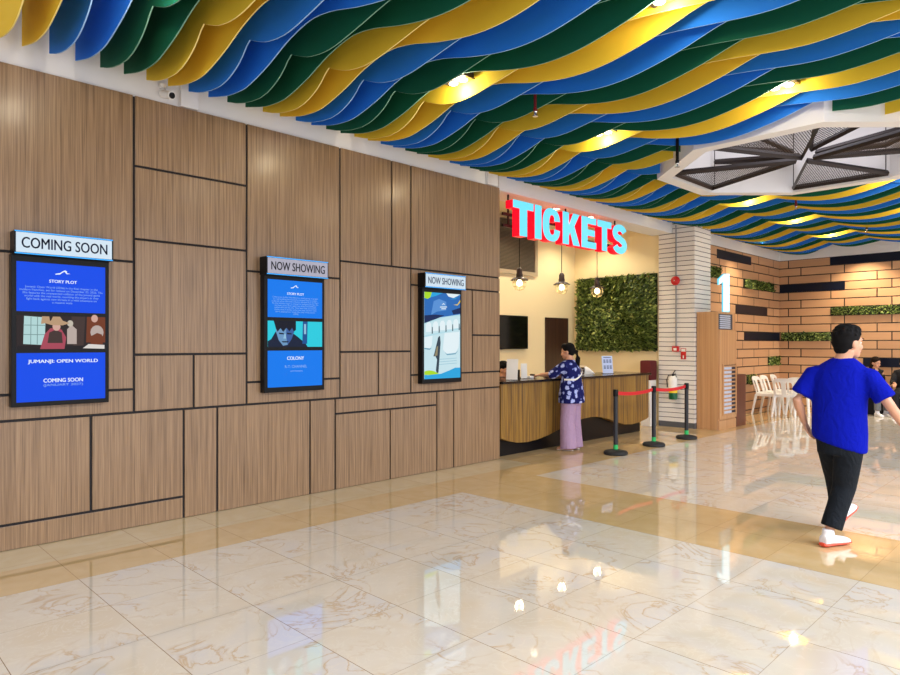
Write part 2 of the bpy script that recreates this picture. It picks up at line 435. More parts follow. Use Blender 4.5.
# triangular mesh ceiling feature
root = empty('mesh_canopy', (OC.x, OC.y, 3.77), 0, 'dark triangular wire mesh panels filling the white octagonal ceiling opening', 'ceiling feature')
def tri_panel(vs):
    """frame and wire mesh of one triangle; vs in local coordinates"""
    vs = [Vector(v) for v in vs]; cen = sum(vs, Vector())/3
    fb = MB()
    for i in range(3):
        p, q = vs[i], vs[(i+1) % 3]
        fb.tube([p, q], [(.02, .036)]*2, n=4, side=(0, 0, 1))
    fr = fb.build('panel_frame', M['dark_metal'], root)
    mb = MB(); e1 = (vs[1]-vs[0]).normalized(); nrm = e1.cross(vs[2]-vs[0]).normalized(); e2 = nrm.cross(e1)
    P = [((v-vs[0]).dot(e1), (v-vs[0]).dot(e2)) for v in vs]
    for ang in (.55, -.55):
        d = (math.cos(ang), math.sin(ang)); n = (-d[1], d[0])
        pr = [p[0]*n[0]+p[1]*n[1] for p in P]; s = min(pr)+.02
        while s < max(pr):
            hit = []
            for i in range(3):
                a, c_ = pr[i]-s, pr[(i+1) % 3]-s
                if a*c_ < 0:
                    f = a/(a-c_); hit.append((P[i][0]+f*(P[(i+1) % 3][0]-P[i][0]), P[i][1]+f*(P[(i+1) % 3][1]-P[i][1])))
            if len(hit) == 2:
                A, B = [vs[0]+e1*h[0]+e2*h[1] for h in hit]
                w = nrm.cross((B-A).normalized())*.0042 if (B-A).length > 1e-4 else None
                if w is not None: mb.poly([A-w, B-w, B+w, A+w])
            s += .026
    mb.build('wire_mesh', M['dark_metal'], fr, normals=False)
for k in range(8):
    a0, a1 = octv(OA-.2, k), octv(OA-.2, k+1)
    l0, l1 = Vector((a0[0]-OC.x, a0[1]-OC.y, 0)), Vector((a1[0]-OC.x, a1[1]-OC.y, 0))
    mid = (l0+l1).normalized()
    if k % 2 == 1: tri_panel([mid*.1+Vector((0, 0, .02)), l0, l1])
    else: tri_panel([mid*.14+Vector((0, 0, .1)), l0*.97+Vector((0, 0, .36)), l1*.97+Vector((0, 0, .36))])
for k in range(8):
    a0 = octv(OA-.24, k)
    rb = MB(); rb.cyl(a0[0]-OC.x, a0[1]-OC.y, .0, 1.14, .006, n=8); rb.build('hanger_rod', M['dark_metal'], root)

# ------------------------------------------------------------------ ceiling baffles
ptsA = [(5.75, 3.77), (5.6, 3.72), (5.45, 3.682), (5.3, 3.658), (5.15, 3.648), (5.02, 3.662), (4.9, 3.70), (4.8, 3.75), (4.72, 3.81), (4.67, 3.872), (4.6, 3.84), (4.5, 3.80),
 (4.4, 3.765), (4.25, 3.74), (4.13, 3.733), (4.0, 3.742), (3.85, 3.765), (3.7, 3.79), (3.55, 3.818), (3.4, 3.842), (3.1, 3.875), (2.8, 3.885), (2.5, 3.873), (2.3, 3.853), (2.1, 3.825), (1.9, 3.795), (1.75, 3.775), (1.6, 3.765)]
def zA(y):
    if y <= 1.6: return 3.82-.055*math.cos(2*PI*(y-1.6)/2.4)
    for (y1, z1), (y0, z0) in zip(ptsA, ptsA[1:]):
        if y0 <= y <= y1: return z0+(z1-z0)*(y-y0)/(y1-y0)
    return ptsA[0][1]
ptsB = [(5.76, 3.77), (5.4, 3.685), (5.15, 3.66), (5.0, 3.668), (4.7, 3.735), (4.4, 3.83), (4.1, 3.88), (3.85, 3.855), (3.5, 3.765), (3.2, 3.708), (2.95, 3.692), (2.7, 3.71), (2.35, 3.78), (2.0, 3.88), (1.7, 3.918), (1.4, 3.895),
 (1.2, 3.857), (1.0, 3.81), (.7, 3.745), (.4, 3.71), (.1, 3.735), (-.3, 3.82), (-.6, 3.87), (-1.0, 3.85), (-1.61, 3.73)][::-1]
def zB(y):
    for i in range(len(ptsB)-1):
        (a, za), (c, zc) = ptsB[i], ptsB[i+1]
        if y <= c or i == len(ptsB)-2:
            p, q = ptsB[max(i-1, 0)], ptsB[min(i+2, len(ptsB)-1)]
            ma, mc = (zc-p[1])/(c-p[0]), (q[1]-za)/(q[0]-a); h = c-a; t = (y-a)/h
            return za*(2*t**3-3*t*t+1)+ma*h*(t**3-2*t*t+t)+zc*(3*t*t-2*t**3)+mc*h*(t**3-t*t)
def baffle(X, fn, y0, y1, m, m_edge, label):
    b = MB(); n = max(8, int((y1-y0)/.055)); T = .0045; ZT = 4.2
    ys = [y0+(y1-y0)*i/n for i in range(n+1)]
    def row(sx): return [(b.bm.verts.new((X+sx, y, fn(y))), b.bm.verts.new((X+sx, y, ZT))) for y in ys]
    L, Rr = row(-T), row(T)
    for i in range(n):
        f = [b.bm.faces.new((L[i][0], L[i][1], L[i+1][1], L[i+1][0])), b.bm.faces.new((Rr[i+1][0], Rr[i+1][1], Rr[i][1], Rr[i][0])),
             b.bm.faces.new((L[i][1], Rr[i][1], Rr[i+1][1], L[i+1][1]))]
        e = b.bm.faces.new((L[i][0], L[i+1][0], Rr[i+1][0], Rr[i][0])); e.material_index = 1
    for i, s in ((0, 1), (n, -1)):
        f = b.bm.faces.new((L[i][0], Rr[i][0], Rr[i][1], L[i][1])); f.material_index = 0
    o = b.build('ceiling_baffle', [m, M[m_edge]], smooth=True)
    for p in o.data.polygons: p.use_smooth = False
    return tag(o, label, 'ceiling baffle', 'wavy ceiling baffles')
ORD = ['first', 'second', 'third', 'fourth', 'fifth', 'sixth', 'seventh', 'eighth', 'ninth', 'tenth', 'eleventh', 'twelfth', 'thirteenth', 'fourteenth', 'fifteenth', 'sixteenth']
BX = []
for k in range(-6, 83):
    X = 2.088+.18*k; q = (k+6) % 6; c = ('yellow', 'blue', 'green')[q//2]; A = q % 2 == 0; nth = (k+6)//6
    fn = zA if A else zB; BX.append(X)
    look = 'sharp-crested' if A else 'smooth-waved'
    nm = '%s %s ceiling baffle, %s of the %s baffles of its colour and shape from the left' % (look, c, ORD[nth], c)
    nm = '%s %s ceiling baffle, %s of its kind from the left end' % (look, c, ORD[nth])
    yend = 5.755
    if 11.5 < X < 12.27: yend = 5.34
    segs = [(-1.6, yend)]
    d = abs(X-OC.x)
    if d < OA+.05:
        hy = OA if d <= .66 else OA-(d-.66)
        hy += .05
        segs = [(-1.6, OC.y-hy), (OC.y+hy, yend)]
    for i, (a, e) in enumerate(segs):
        lab = nm if len(segs) == 1 else nm.replace(' from the left end', ' from the left') + (', right of the octagon' if i == 0 else ', wall side of octagon')
        baffle(X, fn, a, e, M['baffle_'+c], 'edge_'+c, lab)

# ------------------------------------------------------------------ ceiling downlights and sprinklers
def lamp(name, typ, loc, e, col=(1, .84, .62), rad=.05, parent=None, **kw):
    L = bpy.data.lights.new(name, typ); L.energy = e; L.color = col
    if typ != 'AREA': L.shadow_soft_size = rad
    for k, v in kw.items(): setattr(L, k, v)
    o = bpy.data.objects.new(name, L); COL.objects.link(o); o.location = loc
    if parent: o.parent = parent
    return o
first = None
dl = [(1.458, 4.1, 'twin downlight in the yellow and blue baffles nearest the top left'), (4.158, 4.1, 'twin downlight glaring beside a yellow baffle, above the middle display'),
      (4.158, 2.12, 'twin downlight at the top edge, above a yellow baffle'), (6.318, 3.98, 'twin downlight behind a yellow baffle left of the octagonal opening'),
      (6.318, 2.12, 'twin downlight beside a yellow baffle just above the octagonal opening'), (10.638, 4.1, 'twin downlight beyond the octagonal opening, wall side'),
      (10.638, 2.12, 'twin downlight beyond the octagonal opening, hall side'), (12.798, 4.1, 'twin downlight over the tall cabinet with the numeral'),
      (12.798, 2.12, 'twin downlight over the hall right of the octagonal opening'), (14.958, 4.1, 'twin downlight over the white plastic chairs'), (14.958, 2.12, 'twin downlight nearest the right plank wall')]
for x, y, lab in dl:
    if first is None:
        r = first = empty('ceiling_downlight', (x, y, 3.87))
        b = MB(); b.box(-.065, .065, -.13, .13, .012, .2, .004); b.box(-.07, .07, -.135, .135, .0, .014, .003); b.build('housing', M['dark_metal'], r)
        for s in (-.06, .06):
            b = MB(); b.ball((0, s, -.004), (.042, .042, .016)); b.build('bulb', M['spot_glow'], r, smooth='all')
    else:
        r = copy_tree(first); r.location = (x, y, 3.87)
    tag(r, lab, 'downlight', 'twin downlights between the baffles')
    lamp('downlight_lamp', 'POINT', (x, y, 3.80), 13, (1, .88, .66), .05)
first = None
for x, y, z, mt, lab in [(4.968, 3.87, 3.70, 'red_pipe', 'red sprinkler drop pipe hanging above the tickets sign'), (6.93, 3.42, 3.5, 'black', 'black sprinkler drop pipe at the left corner of the octagonal opening'),
                       (11.26, 3.57, 3.68, 'red_pipe', 'red sprinkler drop pipe below the octagonal opening'), (14.32, 3.3, 3.66, 'black', 'black sprinkler drop pipe near the right plank wall')]:
    r = empty('sprinkler', (x, y, z), 0, lab, 'sprinkler', 'ceiling sprinklers')
    b = MB(); b.cyl(0, 0, .05, 4.36-z, .017, n=12); b.cyl(0, 0, .045, .075, .022, n=12); b.build('drop_pipe', M[mt], r, smooth=True)
    b = MB(); b.lathe(0, 0, [(.02, .05), (.014, .035), (.006, .03), (.006, .01), (.026, .006), (.026, 0)], 12)
    b.tube([(.016, 0, .04), (.02, 0, .025), (.008, 0, .008)], .003, 6); b.tube([(-.016, 0, .04), (-.02, 0, .025), (-.008, 0, .008)], .003, 6)
    b.build('sprinkler_head', M['chrome'], r, smooth=True)

# ------------------------------------------------------------------ movie displays on the wood wall
def flat(b, mi, pts, y): b.mi = mi; b.poly([(x, y, z) for x, z in pts])
def rnd(cx, cz, rx, rz, n=14): return [(cx+rx*math.cos(2*PI*i/n), cz+rz*math.sin(2*PI*i/n)) for i in range(n)]
def display(x0, x1, lab, lx0, lx1, lit, sign, tm):
    r = empty('movie_display', ((x0+x1)/2, WY, 1.64), 0, lab, 'display')
    ox, oz = -(x0+x1)/2, -1.64
    b = MB(); b.box(x0+ox, x1+ox, -.08, .002, 1.07+oz, 2.21+oz, .006); b.build('housing', M['black'], r)
    lb = MB(); lb.box(lx0+ox, lx1+ox, -.13, .002, 2.205+oz, 2.378+oz, .004); lbo = lb.build('light_box', M['black'], r)
    f = MB(); f.box(lx0+ox+.012, lx1+ox-.012, -.134, -.129, 2.218+oz, 2.366+oz, .002); f.build('sign_face', lit, lbo)
    h = MB()
    for z in (2.207, 2.369): h.box(lx0+ox+.004, lx1+ox-.004, -.133, -.129, z+oz, z+.008+oz)
    h.build('edge_light', M['halo'], lbo)
    text('lettering', sign, (lx0+lx1)/2+ox, 2.292+oz, -.134, (lx1-lx0)*.86, tm, lbo, height=.08, bold=.02)
    return r, ox, oz
swoosh = [(-.055, -.012), (-.02, -.004), (.0, .012), (.018, .022), (.035, .012), (.03, .0), (.06, -.006), (.03, -.010), (.02, .004), (.012, .010), (-.004, -.002), (-.02, -.016), (-.055, -.02)]
def logo(r, x, z, y, s, m):
    b = MB(); flat(b, 0, [(x+a*s, z+c*s) for a, c in swoosh], y); return b.build('logo', m, r)
# --- coming soon display
r, ox, oz = display(1.11, 1.78, 'tall movie screen under lit COMING SOON sign, leftmost on the wood wall', 1.117, 1.797, M['lb_white'], 'COMING SOON', M['txt_dark'])
SY = -.082
def pane(r, name, x0, x1, z0, z1, m): b = MB(); b.box(x0, x1, SY, -.079, z0, z1); return b.build(name, m, r)
s1 = pane(r, 'screen', 1.142+ox, 1.75+ox, 1.785+oz, 2.155+oz, M['scr_blue'])
logo(s1, 1.446+ox, 2.09+oz, SY-.001, .9, M['txt_white'])
text('heading', 'STORY PLOT', 1.45+ox, 2.02+oz, SY, .19, M['txt_white'], s1, bold=.022)
text('paragraph', 'Jumanji: Open World (2026) is the final chapter in the\nmodern franchise, set for release on December 25, 2026. The\nfilm features the unexpected collision of the Jumanji game\nworld with the real world, reuniting the players as they\nfight back against new threats in a wild adventure on\na massive scale.', 1.446+ox, 1.915+oz, SY, .57, M['txt_pale'], s1, height=.13, bold=.0)
s2 = pane(r, 'screen', 1.142+ox, 1.75+ox, 1.105+oz, 1.472+oz, M['scr_blue'])
text('film_title', 'JUMANJI: OPEN WORLD', 1.455+ox, 1.405+oz, SY, .48, M['txt_white'], s2, bold=.022, height=.034)
text('release_note', 'COMING SOON', 1.452+ox, 1.262+oz, SY, .27, M['txt_white'], s2, bold=.022, height=.03)
text('release_date', '(JANUARY 2027)', 1.452+ox, 1.225+oz, SY, .27, M['txt_pale'], s2, height=.024)
st = pane(r, 'film_still', 1.142+ox, 1.75+ox, 1.502+oz, 1.755+oz, pix((46, 34, 34), .8))
pal = [(188, 226, 226), (120, 150, 150), (196, 160, 124), (222, 176, 160), (176, 74, 92), (70, 52, 48), (206, 196, 180), (120, 58, 30), (196, 178, 170), (232, 226, 220), (30, 24, 28)]
b = MB(); W = lambda u, v: (1.142+ox+.608*u, 1.502+oz+.253*v)
def fp(mi, pts, lay): flat(b, mi, [W(u, v) for u, v in pts], SY-.0006*lay)
fp(0, [(.07, .15), (.30, .12), (.31, .95), (.08, .98)], 1)
for u in (.145, .215): fp(1, [(u, .14), (u+.008, .14), (u+.012, .96), (u+.004, .96)], 2)
for v in (.42, .70): fp(1, [(.07, v), (.31, v), (.31, v+.02), (.07, v+.02)], 2)
fp(10, [(.0, 0), (1, 0), (1, .12), (.4, .08), (.0, .1)], 2); fp(5, [(.62, .1), (.74, .1), (.76, 1), (.6, 1)], 1)
fp(4, [(.25, 0), (.52, 0), (.54, .35), (.49, .58), (.44, .66), (.36, .62), (.30, .45)], 3); fp(5, [(.33, .18), (.50, .18), (.49, .5), (.42, .58), (.35, .5)], 4)
fp(3, rnd(.43, .68 , .045, .13), 5); fp(2, [(.30, .78), (.38, .72), (.50, .72), (.58, .79), (.50, .86), (.47, .98), (.39, .98), (.37, .86)], 6)
fp(8, [(.55, .15), (.66, .15), (.66, .6), (.60, .74), (.55, .6)], 3); fp(6, rnd(.585, .78, .035, .1), 4); fp(2, [(.26, .75), (.36, .8), (.35, .98), (.27, .98)], 3)
fp(7, [(.77, .2), (1, .2), (1, 1), (.78, 1)], 3); fp(8, rnd(.90, .52, .08, .22), 4); fp(7, [(.82, .12), (.97, .14), (.96, .45), (.9, .5), (.83, .4)], 5); fp(3, rnd(.87, .95, .04, .12), 5)
fp(9, [(.73, .02), (.99, .0), (.99, .12), (.80, .15)], 6)
b.build('picture', [pix(c, .85) for c in pal], st, normals=False)
# --- middle display
r, ox, oz = display(3.16, 3.84, 'tall movie screen under dim NOW SHOWING sign with a dark-haired face still', 3.155, 3.855, M['lb_dim'], 'NOW SHOWING', M['txt_black'])
s1 = pane(r, 'screen', 3.195+ox, 3.81+ox, 1.80+oz, 2.165+oz, M['scr_azure'])
logo(s1, 3.49+ox, 2.105+oz, SY-.001, .8, M['txt_white'])
text('heading', 'STORY PLOT', 3.50+ox, 2.035+oz, SY, .19, M['txt_white'], s1, bold=.022)
text('paragraph', 'Colony is a thriller that follows a small group of people\nin a tall building who become trapped when a sudden\noutbreak of an unknown infection spreads floor by floor.\nAs the infected begin to change in unexpected ways the\nsurvivors must find a path out while the building is\nsealed off from the city. They learn that the swarm\nshares what it knows and grows ever smarter with\nevery passing hour inside the walls of the tower.\n(2026)', 3.502+ox, 1.915+oz, SY, .53, M['txt_pale'], s1, height=.18, bold=.0)
s2 = pane(r, 'screen', 3.195+ox, 3.81+ox, 1.12+oz, 1.475+oz, M['scr_azure'])
text('film_title', 'COLONY', 3.50+ox, 1.40+oz, SY, .19, M['txt_white'], s2, bold=.022, height=.034)
text('rating_line', 'R-T: CHANNEL', 3.505+ox, 1.318+oz, SY, .25, M['txt_pale'], s2, height=.027)
text('small_line', 'NOW SHOWING', 3.51+ox, 1.272+oz, SY, .14, M['txt_pale'], s2, height=.014)
st = pane(r, 'film_still', 3.195+ox, 3.81+ox, 1.512+oz, 1.765+oz, pix((40, 206, 226), .95))
pal = [(18, 30, 58), (110, 156, 200), (60, 96, 160), (24, 84, 150), (150, 196, 226), (14, 18, 36)]
b = MB(); W = lambda u, v: (3.195+ox+.615*u, 1.512+oz+.253*v)
fp(0, [(0, 0), (.72, 0), (.68, .14), (.52, .42), (.40, .6), (.14, .6), (.06, .3), (0, .22)], 1)
fp(1, [(.13, .95), (.47, .95), (.47, .6), (.42, .3), (.35, .08), (.27, .04), (.19, .26), (.14, .6)], 2)
fp(2, [(.33, .95), (.47, .95), (.47, .6), (.42, .3), (.35, .08), (.32, .4)], 3)
fp(5, [(.10, 1), (.50, 1), (.50, .66), (.46, .60), (.43, .74), (.38, .60), (.33, .74), (.27, .58), (.22, .72), (.17, .58), (.14, .7)], 4)
for u in (.19, .33): fp(5, [(u, .55), (u+.09, .53), (u+.09, .48), (u+.01, .49)], 5)
fp(5, [(.24, .22), (.37, .22), (.35, .17), (.26, .17)], 5); fp(4, [(.29, .5), (.315, .5), (.325, .32), (.27, .32)], 4)
fp(3, [(.62, .12), (.71, .12), (.72, 1), (.63, 1)], 2); fp(4, [(.65, .5), (.69, .5), (.69, .9), (.65, .9)], 3)
b.build('picture', [pix(c, .9) for c in pal], st, normals=False)
# --- third display
r, ox, oz = display(5.20, 5.86, 'tall movie screen showing pale cinema seats, next to the ticket counter', 5.196, 5.886, M['lb_white'], 'NOW SHOWING', M['txt_dark'])
st = pane(r, 'screen', 5.228+ox, 5.83+ox, 1.125+oz, 2.155+oz, pix((186, 228, 240), .9))
pal = [(40, 110, 190), (176, 226, 40), (40, 170, 230), (236, 206, 80), (14, 40, 90), (206, 236, 244), (120, 172, 196), (54, 70, 84), (150, 140, 110), (235, 250, 255), (90, 150, 220), (150, 200, 220)]
b = MB(); W = lambda u, v: (5.228+ox+.602*u, 1.125+oz+1.03*v)
fp(0, [(0, .68), (1, .76), (1, 1), (0, 1)], 1); fp(10, [(.18, .74), (.34, .78), (.6, .80), (.6, .9), (.4, .93), (.25, .9)], 2)
fp(4, [(0, .64), (.35, .70), (.55, .74), (.3, .745), (0, .73)], 3); fp(4, [(.75, .80), (1, .84), (1, .77), (.8, .755)], 3)
fp(1, [(0, .93), (.08, .92), (.16, .94), (.2, 1), (0, 1)], 4); fp(2, [(.2, 1), (.16, .94), (.3, .96), (.5, 1)], 4); fp(9, [(.6, 1), (.66, .965), (.8, .95), (.95, .985), (1, 1)], 3)
fp(2, [(.7, .93), (.85, .94), (1, .985), (1, 1), (.95, .97), (.8, .945)], 4); fp(3, [(.8, .87), (.92, .88), (1, .935), (1, .905), (.92, .865)], 4)
fp(5, [(0, .50), (1, .60), (1, .74), (.6, .72), (0, .63)], 2)
for i in range(5):
    u = .04+i*.19; dv = i*.012
    fp(9, [(u, .54+dv), (u+.15, .545+dv), (u+.14, .63+dv), (u+.10, .655+dv), (u+.04, .65+dv), (u, .62+dv)], 3)
    fp(7, [(u+.155, .52+dv), (u+.185, .525+dv), (u+.18, .60+dv), (u+.16, .6+dv)], 4)
fp(5, [(0, .0), (1, .0), (1, .58), (0, .48)], 2); fp(9, [(.50, .34), (.60, .29), (.86, .30), (.95, .36), (.98, .55), (.55, .53)], 3); fp(6, [(.55, .31), (.62, .27), (.86, .28), (.95, .33), (.86, .295), (.62, .285)], 4)
fp(9, [(0, .36), (.14, .35), (.2, .39), (.22, .50), (0, .48)], 3); fp(6, [(0, .345), (.14, .335), (.2, .36), (.14, .352), (0, .36)], 4)
fp(7, [(.33, .06), (.38, .07), (.44, .42), (.42, .5), (.37, .48), (.27, .30), (.24, .26), (.30, .26), (.34, .22), (.31, .1)], 4); fp(8, [(.27, .26), (.35, .27), (.37, .38), (.33, .37)], 5)
for v in (.16, .19, .22): fp(11, [(.38, v), (.9, v+.012), (.9, v+.018), (.38, v+.006)], 3)
fp(1, [(0, .09), (.12, .10), (.25, .09), (.40, .055), (.2, .045), (0, .05)], 5)
fp(2, [(0, 0), (1, 0), (1, .12), (.85, .12), (.68, .09), (.45, .055), (.25, .05), (.1, .045), (0, .05)], 6)
fp(9, [(.42, .83), (.62, .835), (.62, .845), (.42, .84)], 4); fp(9, [(.46, .81), (.59, .813), (.59, .823), (.46, .82)], 4); fp(9, [(.47, .855), (.52, .885), (.57, .86), (.52, .87)], 4)
b.build('picture', [pix(c, .9) for c in pal], st, normals=False)

# camera on the white band
r = empty('security_camera', (2.24, 5.83, 3.70), 0, 'small white bullet security camera above the wood wall', 'camera')
b = MB(); b.cyl(0, -.03, .06, .09, .03); b.tube([(0, -.02, .075), (0, -.06, .05), (0, -.07, .0)], .01); b.build('bracket', M['off_white'], r, smooth=True)
b = MB(); b.tube([(0, -.02, .01), (.02, -.17, -.04)], .035, 20); b.build('camera_body', M['off_white'], r, smooth=True)
b = MB(); b.tube([(.0195, -.168, -.0395), (.0215, -.176, -.042)], .026, 20); b.build('lens', M['black'], r, smooth=True)

# ------------------------------------------------------------------ TICKETS sign
r = empty('tickets_sign', (8.32, 5.72, 3.23), 0, 'large TICKETS sign, pale blue letters with red sides above the counter', 'sign')
def letter_poly(ch):
    if ch == 'T': return [(.32, 0), (.68, 0), (.68, .78), (1, .78), (1, 1), (0, 1), (0, .78), (.32, .78)]
    if ch == 'I': return [(0, 0), (1, 0), (1, 1), (0, 1)]
    if ch == 'K': return [(0, 0), (.36, 0), (.36, .27), (.44, .40), (.63, 0), (1.03, 0), (.69, .60), (1.0, 1), (.62, 1), (.36, .60), (.36, 1), (0, 1)]
    if ch == 'E': return [(0, 0), (1, 0), (1, .21), (.40, .21), (.40, .40), (.9, .40), (.9, .60), (.40, .60), (.40, .79), (1, .79), (1, 1), (0, 1)]
    if ch == 'C':
        o = [(.5+.5*math.copysign(abs(math.cos(a))**.8, math.cos(a)), .5+.5*math.copysign(abs(math.sin(a))**.8, math.sin(a))) for a in [math.radians(28+i*304/26) for i in range(27)]]
        i = [(.53+.17*math.copysign(abs(math.cos(a))**.8, math.cos(a)), .5+.30*math.copysign(abs(math.sin(a))**.8, math.sin(a))) for a in [math.radians(30+k*300/20) for k in range(21)]]
        return o+[(.99, .36), (.66, .38)]+i[::-1][1:-1]+[(.66, .62), (.99, .64)]
    if ch == 'S':
        path = []
        for k in range(15):
            a = math.radians(15+k*255/14); path.append((.5+.33*math.cos(a), .705+.185*math.sin(a)))
        for k in range(1, 15):
            a = math.radians(90-k*255/14); path.append((.5+.33*math.cos(a), .295+.185*math.sin(a)))
        Lf, Rt = [], []
        for k, p in enumerate(path):
            q0, q1 = path[max(k-1, 0)], path[min(k+1, len(path)-1)]
            tx, ty = (q1[0]-q0[0])*1.0, (q1[1]-q0[1])*1.2; l = math.hypot(tx, ty); nx, ny = -ty/l, tx/l
            Lf.append((p[0]+nx*.17, p[1]+ny*.118)); Rt.append((p[0]-nx*.17, p[1]-ny*.118))
        return Lf+Rt[::-1]
for ch, a, c in [('T', 6.85, 7.29), ('I', 7.325, 7.475), ('C', 7.505, 7.92), ('K', 7.985, 8.41), ('E', 8.47, 8.87), ('T', 8.91, 9.31), ('S', 9.35, 9.79)]:
    P = [(a+u*(c-a)-8.32, (3.02+v*.475)-3.23) for u, v in letter_poly(ch)]
    b = MB(); b.prism(P, lambda x, z, d: (x, d, z), 0, .13); o = b.build('letter', M['letter_red'], r)
    bmesh_ = MB(); bmesh_.prism(P, lambda x, z, d: (x, d, z), -.006, -.0005); bmesh_.build('letter_face', M['letter_face'], o)
for z in (3.325, 3.165):
    b = MB(); b.box(6.83-8.32, 9.82-8.32, .155, .185, z-.02-3.23, z+.02-3.23); b.build('rail', M['dark_metal'], r)
for x in (6.95, 8.3, 9.7):
    b = MB(); b.box(x-8.33, x-8.31, .16, .18, -.08, .372); b.build('hanger_rod', M['dark_metal'], r)

# ------------------------------------------------------------------ ticket counter
r = empty('ticket_counter', (8.68, 6.0, 0), 0, 'ticket counter with black top and wavy striped wood front', 'counter')
b = MB(); b.box(-1.99, 2.0, -.25, .5, 1.0, 1.035, .006); b.build('counter_top', M['counter_top'], r)
wave = [(6.69, .275), (6.85, .22), (7.05, .178), (7.27, .165), (7.5, .18), (7.75, .215), (8.0, .27), (8.3, .34), (8.6, .38), (8.85, .392), (9.1, .375), (9.35, .325), (9.6, .25), (9.85, .19), (10.1, .17), (10.35, .185), (10.6, .225), (10.67, .25)]
P = [(x-8.68, z) for x, z in wave]+[(10.67-8.68, .999), (6.69-8.68, .999)]
b = MB(); b.prism(P, lambda x, z, d: (x, d, z), -.2, -.08); b.build('slatted_front', M['slats'], r)
b = MB(); b.box(-1.99, 1.90, -.079, .35, 0, .999); b.build('counter_base', M['black_base'], r)
ztop = 1.036
# things on the counter
def sheet_stand(name, x, y, w, h, lean, rz, m, lab, lines=True):
    r = empty(name, (x, y, ztop), rz, lab, 'sign holder')
    b = MB(); b.box(-w/2, w/2, -.04, .05, 0, .006, .002); b.build('foot', M['glass_clear'], r)
    b = MB(); b.prism([(-w/2, .006), (w/2, .006), (w/2, h), (-w/2, h)], lambda a, z, d: (a, d+z*lean, z), -.004, .004); s = b.build('sheet', m, r)
    if lines:
        b = MB()
        for i in range(2):
            for j in range(3):
                a0, z0 = -w*.38+j*w*.28, h*(.28+.34*i)
                for q in range(3): b.poly([(a, -.0055+z*lean, z) for a, z in ((a0, z0+q*.02), (a0+w*.2, z0+q*.02), (a0+w*.2, z0+q*.02+.012), (a0, z0+q*.02+.012))])
        b.poly([(a, -.0055+z*lean, z) for a, z in ((-w*.36, h*.9), (w*.36, h*.9), (w*.36, h*.94), (-w*.36, h*.94))])
        b.build('print', M['ink'], s, normals=False)
    return r
sheet_stand('price_sheet', 9.80, 6.08, .22, .30, .12, -.35, M['paper_blue'], 'pale blue price sheet stand on the right half of the counter')
sheet_stand('acrylic_sign_holder', 7.10, 5.95, .16, .29, .35, -1.0, M['off_white'], 'leaning white sign stand beside the wood wall end on the counter', False)
sheet_stand('acrylic_sign_holder', 7.50, 6.05, .09, .22, .1, -.7, M['off_white'], 'narrow white leaflet holder right of two small black screens', False)
for x, y, lab in [(7.30, 6.06, 'small black screen on the counter beside the leaning white stand'), (7.42, 6.12, 'small black screen on the counter beside the narrow white holder')]:
    q = empty('small_screen', (x, y, ztop), .0, lab, 'screen', 'small screens on the counter')
    b = MB(); b.box(-.05, .05, -.03, .04, 0, .012, .003); b.build('stand', M['black'], q)
    b = MB(); b.box(-.055, .055, -.012, .012, .01, .13, .004); b.build('screen_housing', M['black'], q)
q = empty('card_rack', (9.12, 6.1, ztop), -.3, 'low brown and cream card rack on the counter behind the woman', 'rack')
b = MB()
for i in range(3): b.box(-.1, -.03, -.03, .03, .005+i*.045, .035+i*.045, .003)
b.build('brown_block', M['brown'], q)
b = MB(); b.box(-.12, .14, -.04, .04, 0, .005); b.box(-.12, .0, -.04, .04, .14, .146); b.build('tray', M['off_white'], q)
b = MB(); b.loft([((x_, 0, .005+h/2), (0, .038, 0), (0, 0, h/2)) for x_, h in ((-.02, .12), (.04, .13), (.1, .10), (.16, .05), (.19, .02))]); b.build('cream_cover', M['off_white'], q, smooth=True)
q = tag(MB().box(7.60, 7.69, 6.02, 6.1, ztop, ztop+.035, .006).build('card_box', M['off_white']), 'small pale box on the counter under the woman\'s hand', 'box')

# booth fittings
r = empty('television', (9.4, 8.0, 1.76), 0, 'black wall television on the cream wall behind the counter', 'television')
b = MB(); b.box(-.55, .55, -.07, -.02, -.315, .315, .006); b.build('housing', M['black'], r)
b = MB(); b.box(-.535, .535, -.0715, -.069, -.298, .3); b.build('screen', mat('black glass', (8, 8, 10), .1), r)
b = MB(); b.box(-.2, .2, -.02, .0, -.15, .15); b.build('wall_bracket', M['dark_metal'], r)
b = MB(); b.box(10.6, 11.29, 7.97, 8.0, 0, 2.04, .004); o = struct(b.build('door_1', M['door_wood']))
b = MB(); b.box(10.57, 10.6, 7.965, 8.0, 0, 2.07); b.box(11.29, 11.32, 7.965, 8.0, 0, 2.07); b.box(10.57, 11.32, 7.965, 8.0, 2.04, 2.07); b.build('door_frame', M['door_wood'], o)
b = MB(); b.tube([(10.68, 7.97, 1.0), (10.68, 7.92, 1.0), (10.78, 7.92, 1.0)], .01); b.build('door_handle', M['steel'], o)
o = MB(); o.box(8.9, 10.22, 7.985, 8.0, 2.92, 3.9); o = struct(o.build('window_1', mat('dark louvre backing', (70, 62, 50), .7)))
b = MB(); b.box(8.85, 8.92, 7.95, 8.0, 2.86, 3.94); b.box(10.20, 10.28, 7.95, 8.0, 2.86, 3.94); b.box(8.92, 10.2, 7.95, 8.0, 2.86, 2.93); b.box(8.92, 10.2, 7.95, 8.0, 3.88, 3.94); b.build('window_frame', mat('taupe frame', (170, 154, 128), .5), o)
b = MB()
for i in range(38): b.box(8.92, 10.2, 7.965, 7.985, 2.935+i*.025, 2.945+i*.025)
b.build('louvre', mat('taupe louvre', (110, 98, 80), .6), o)
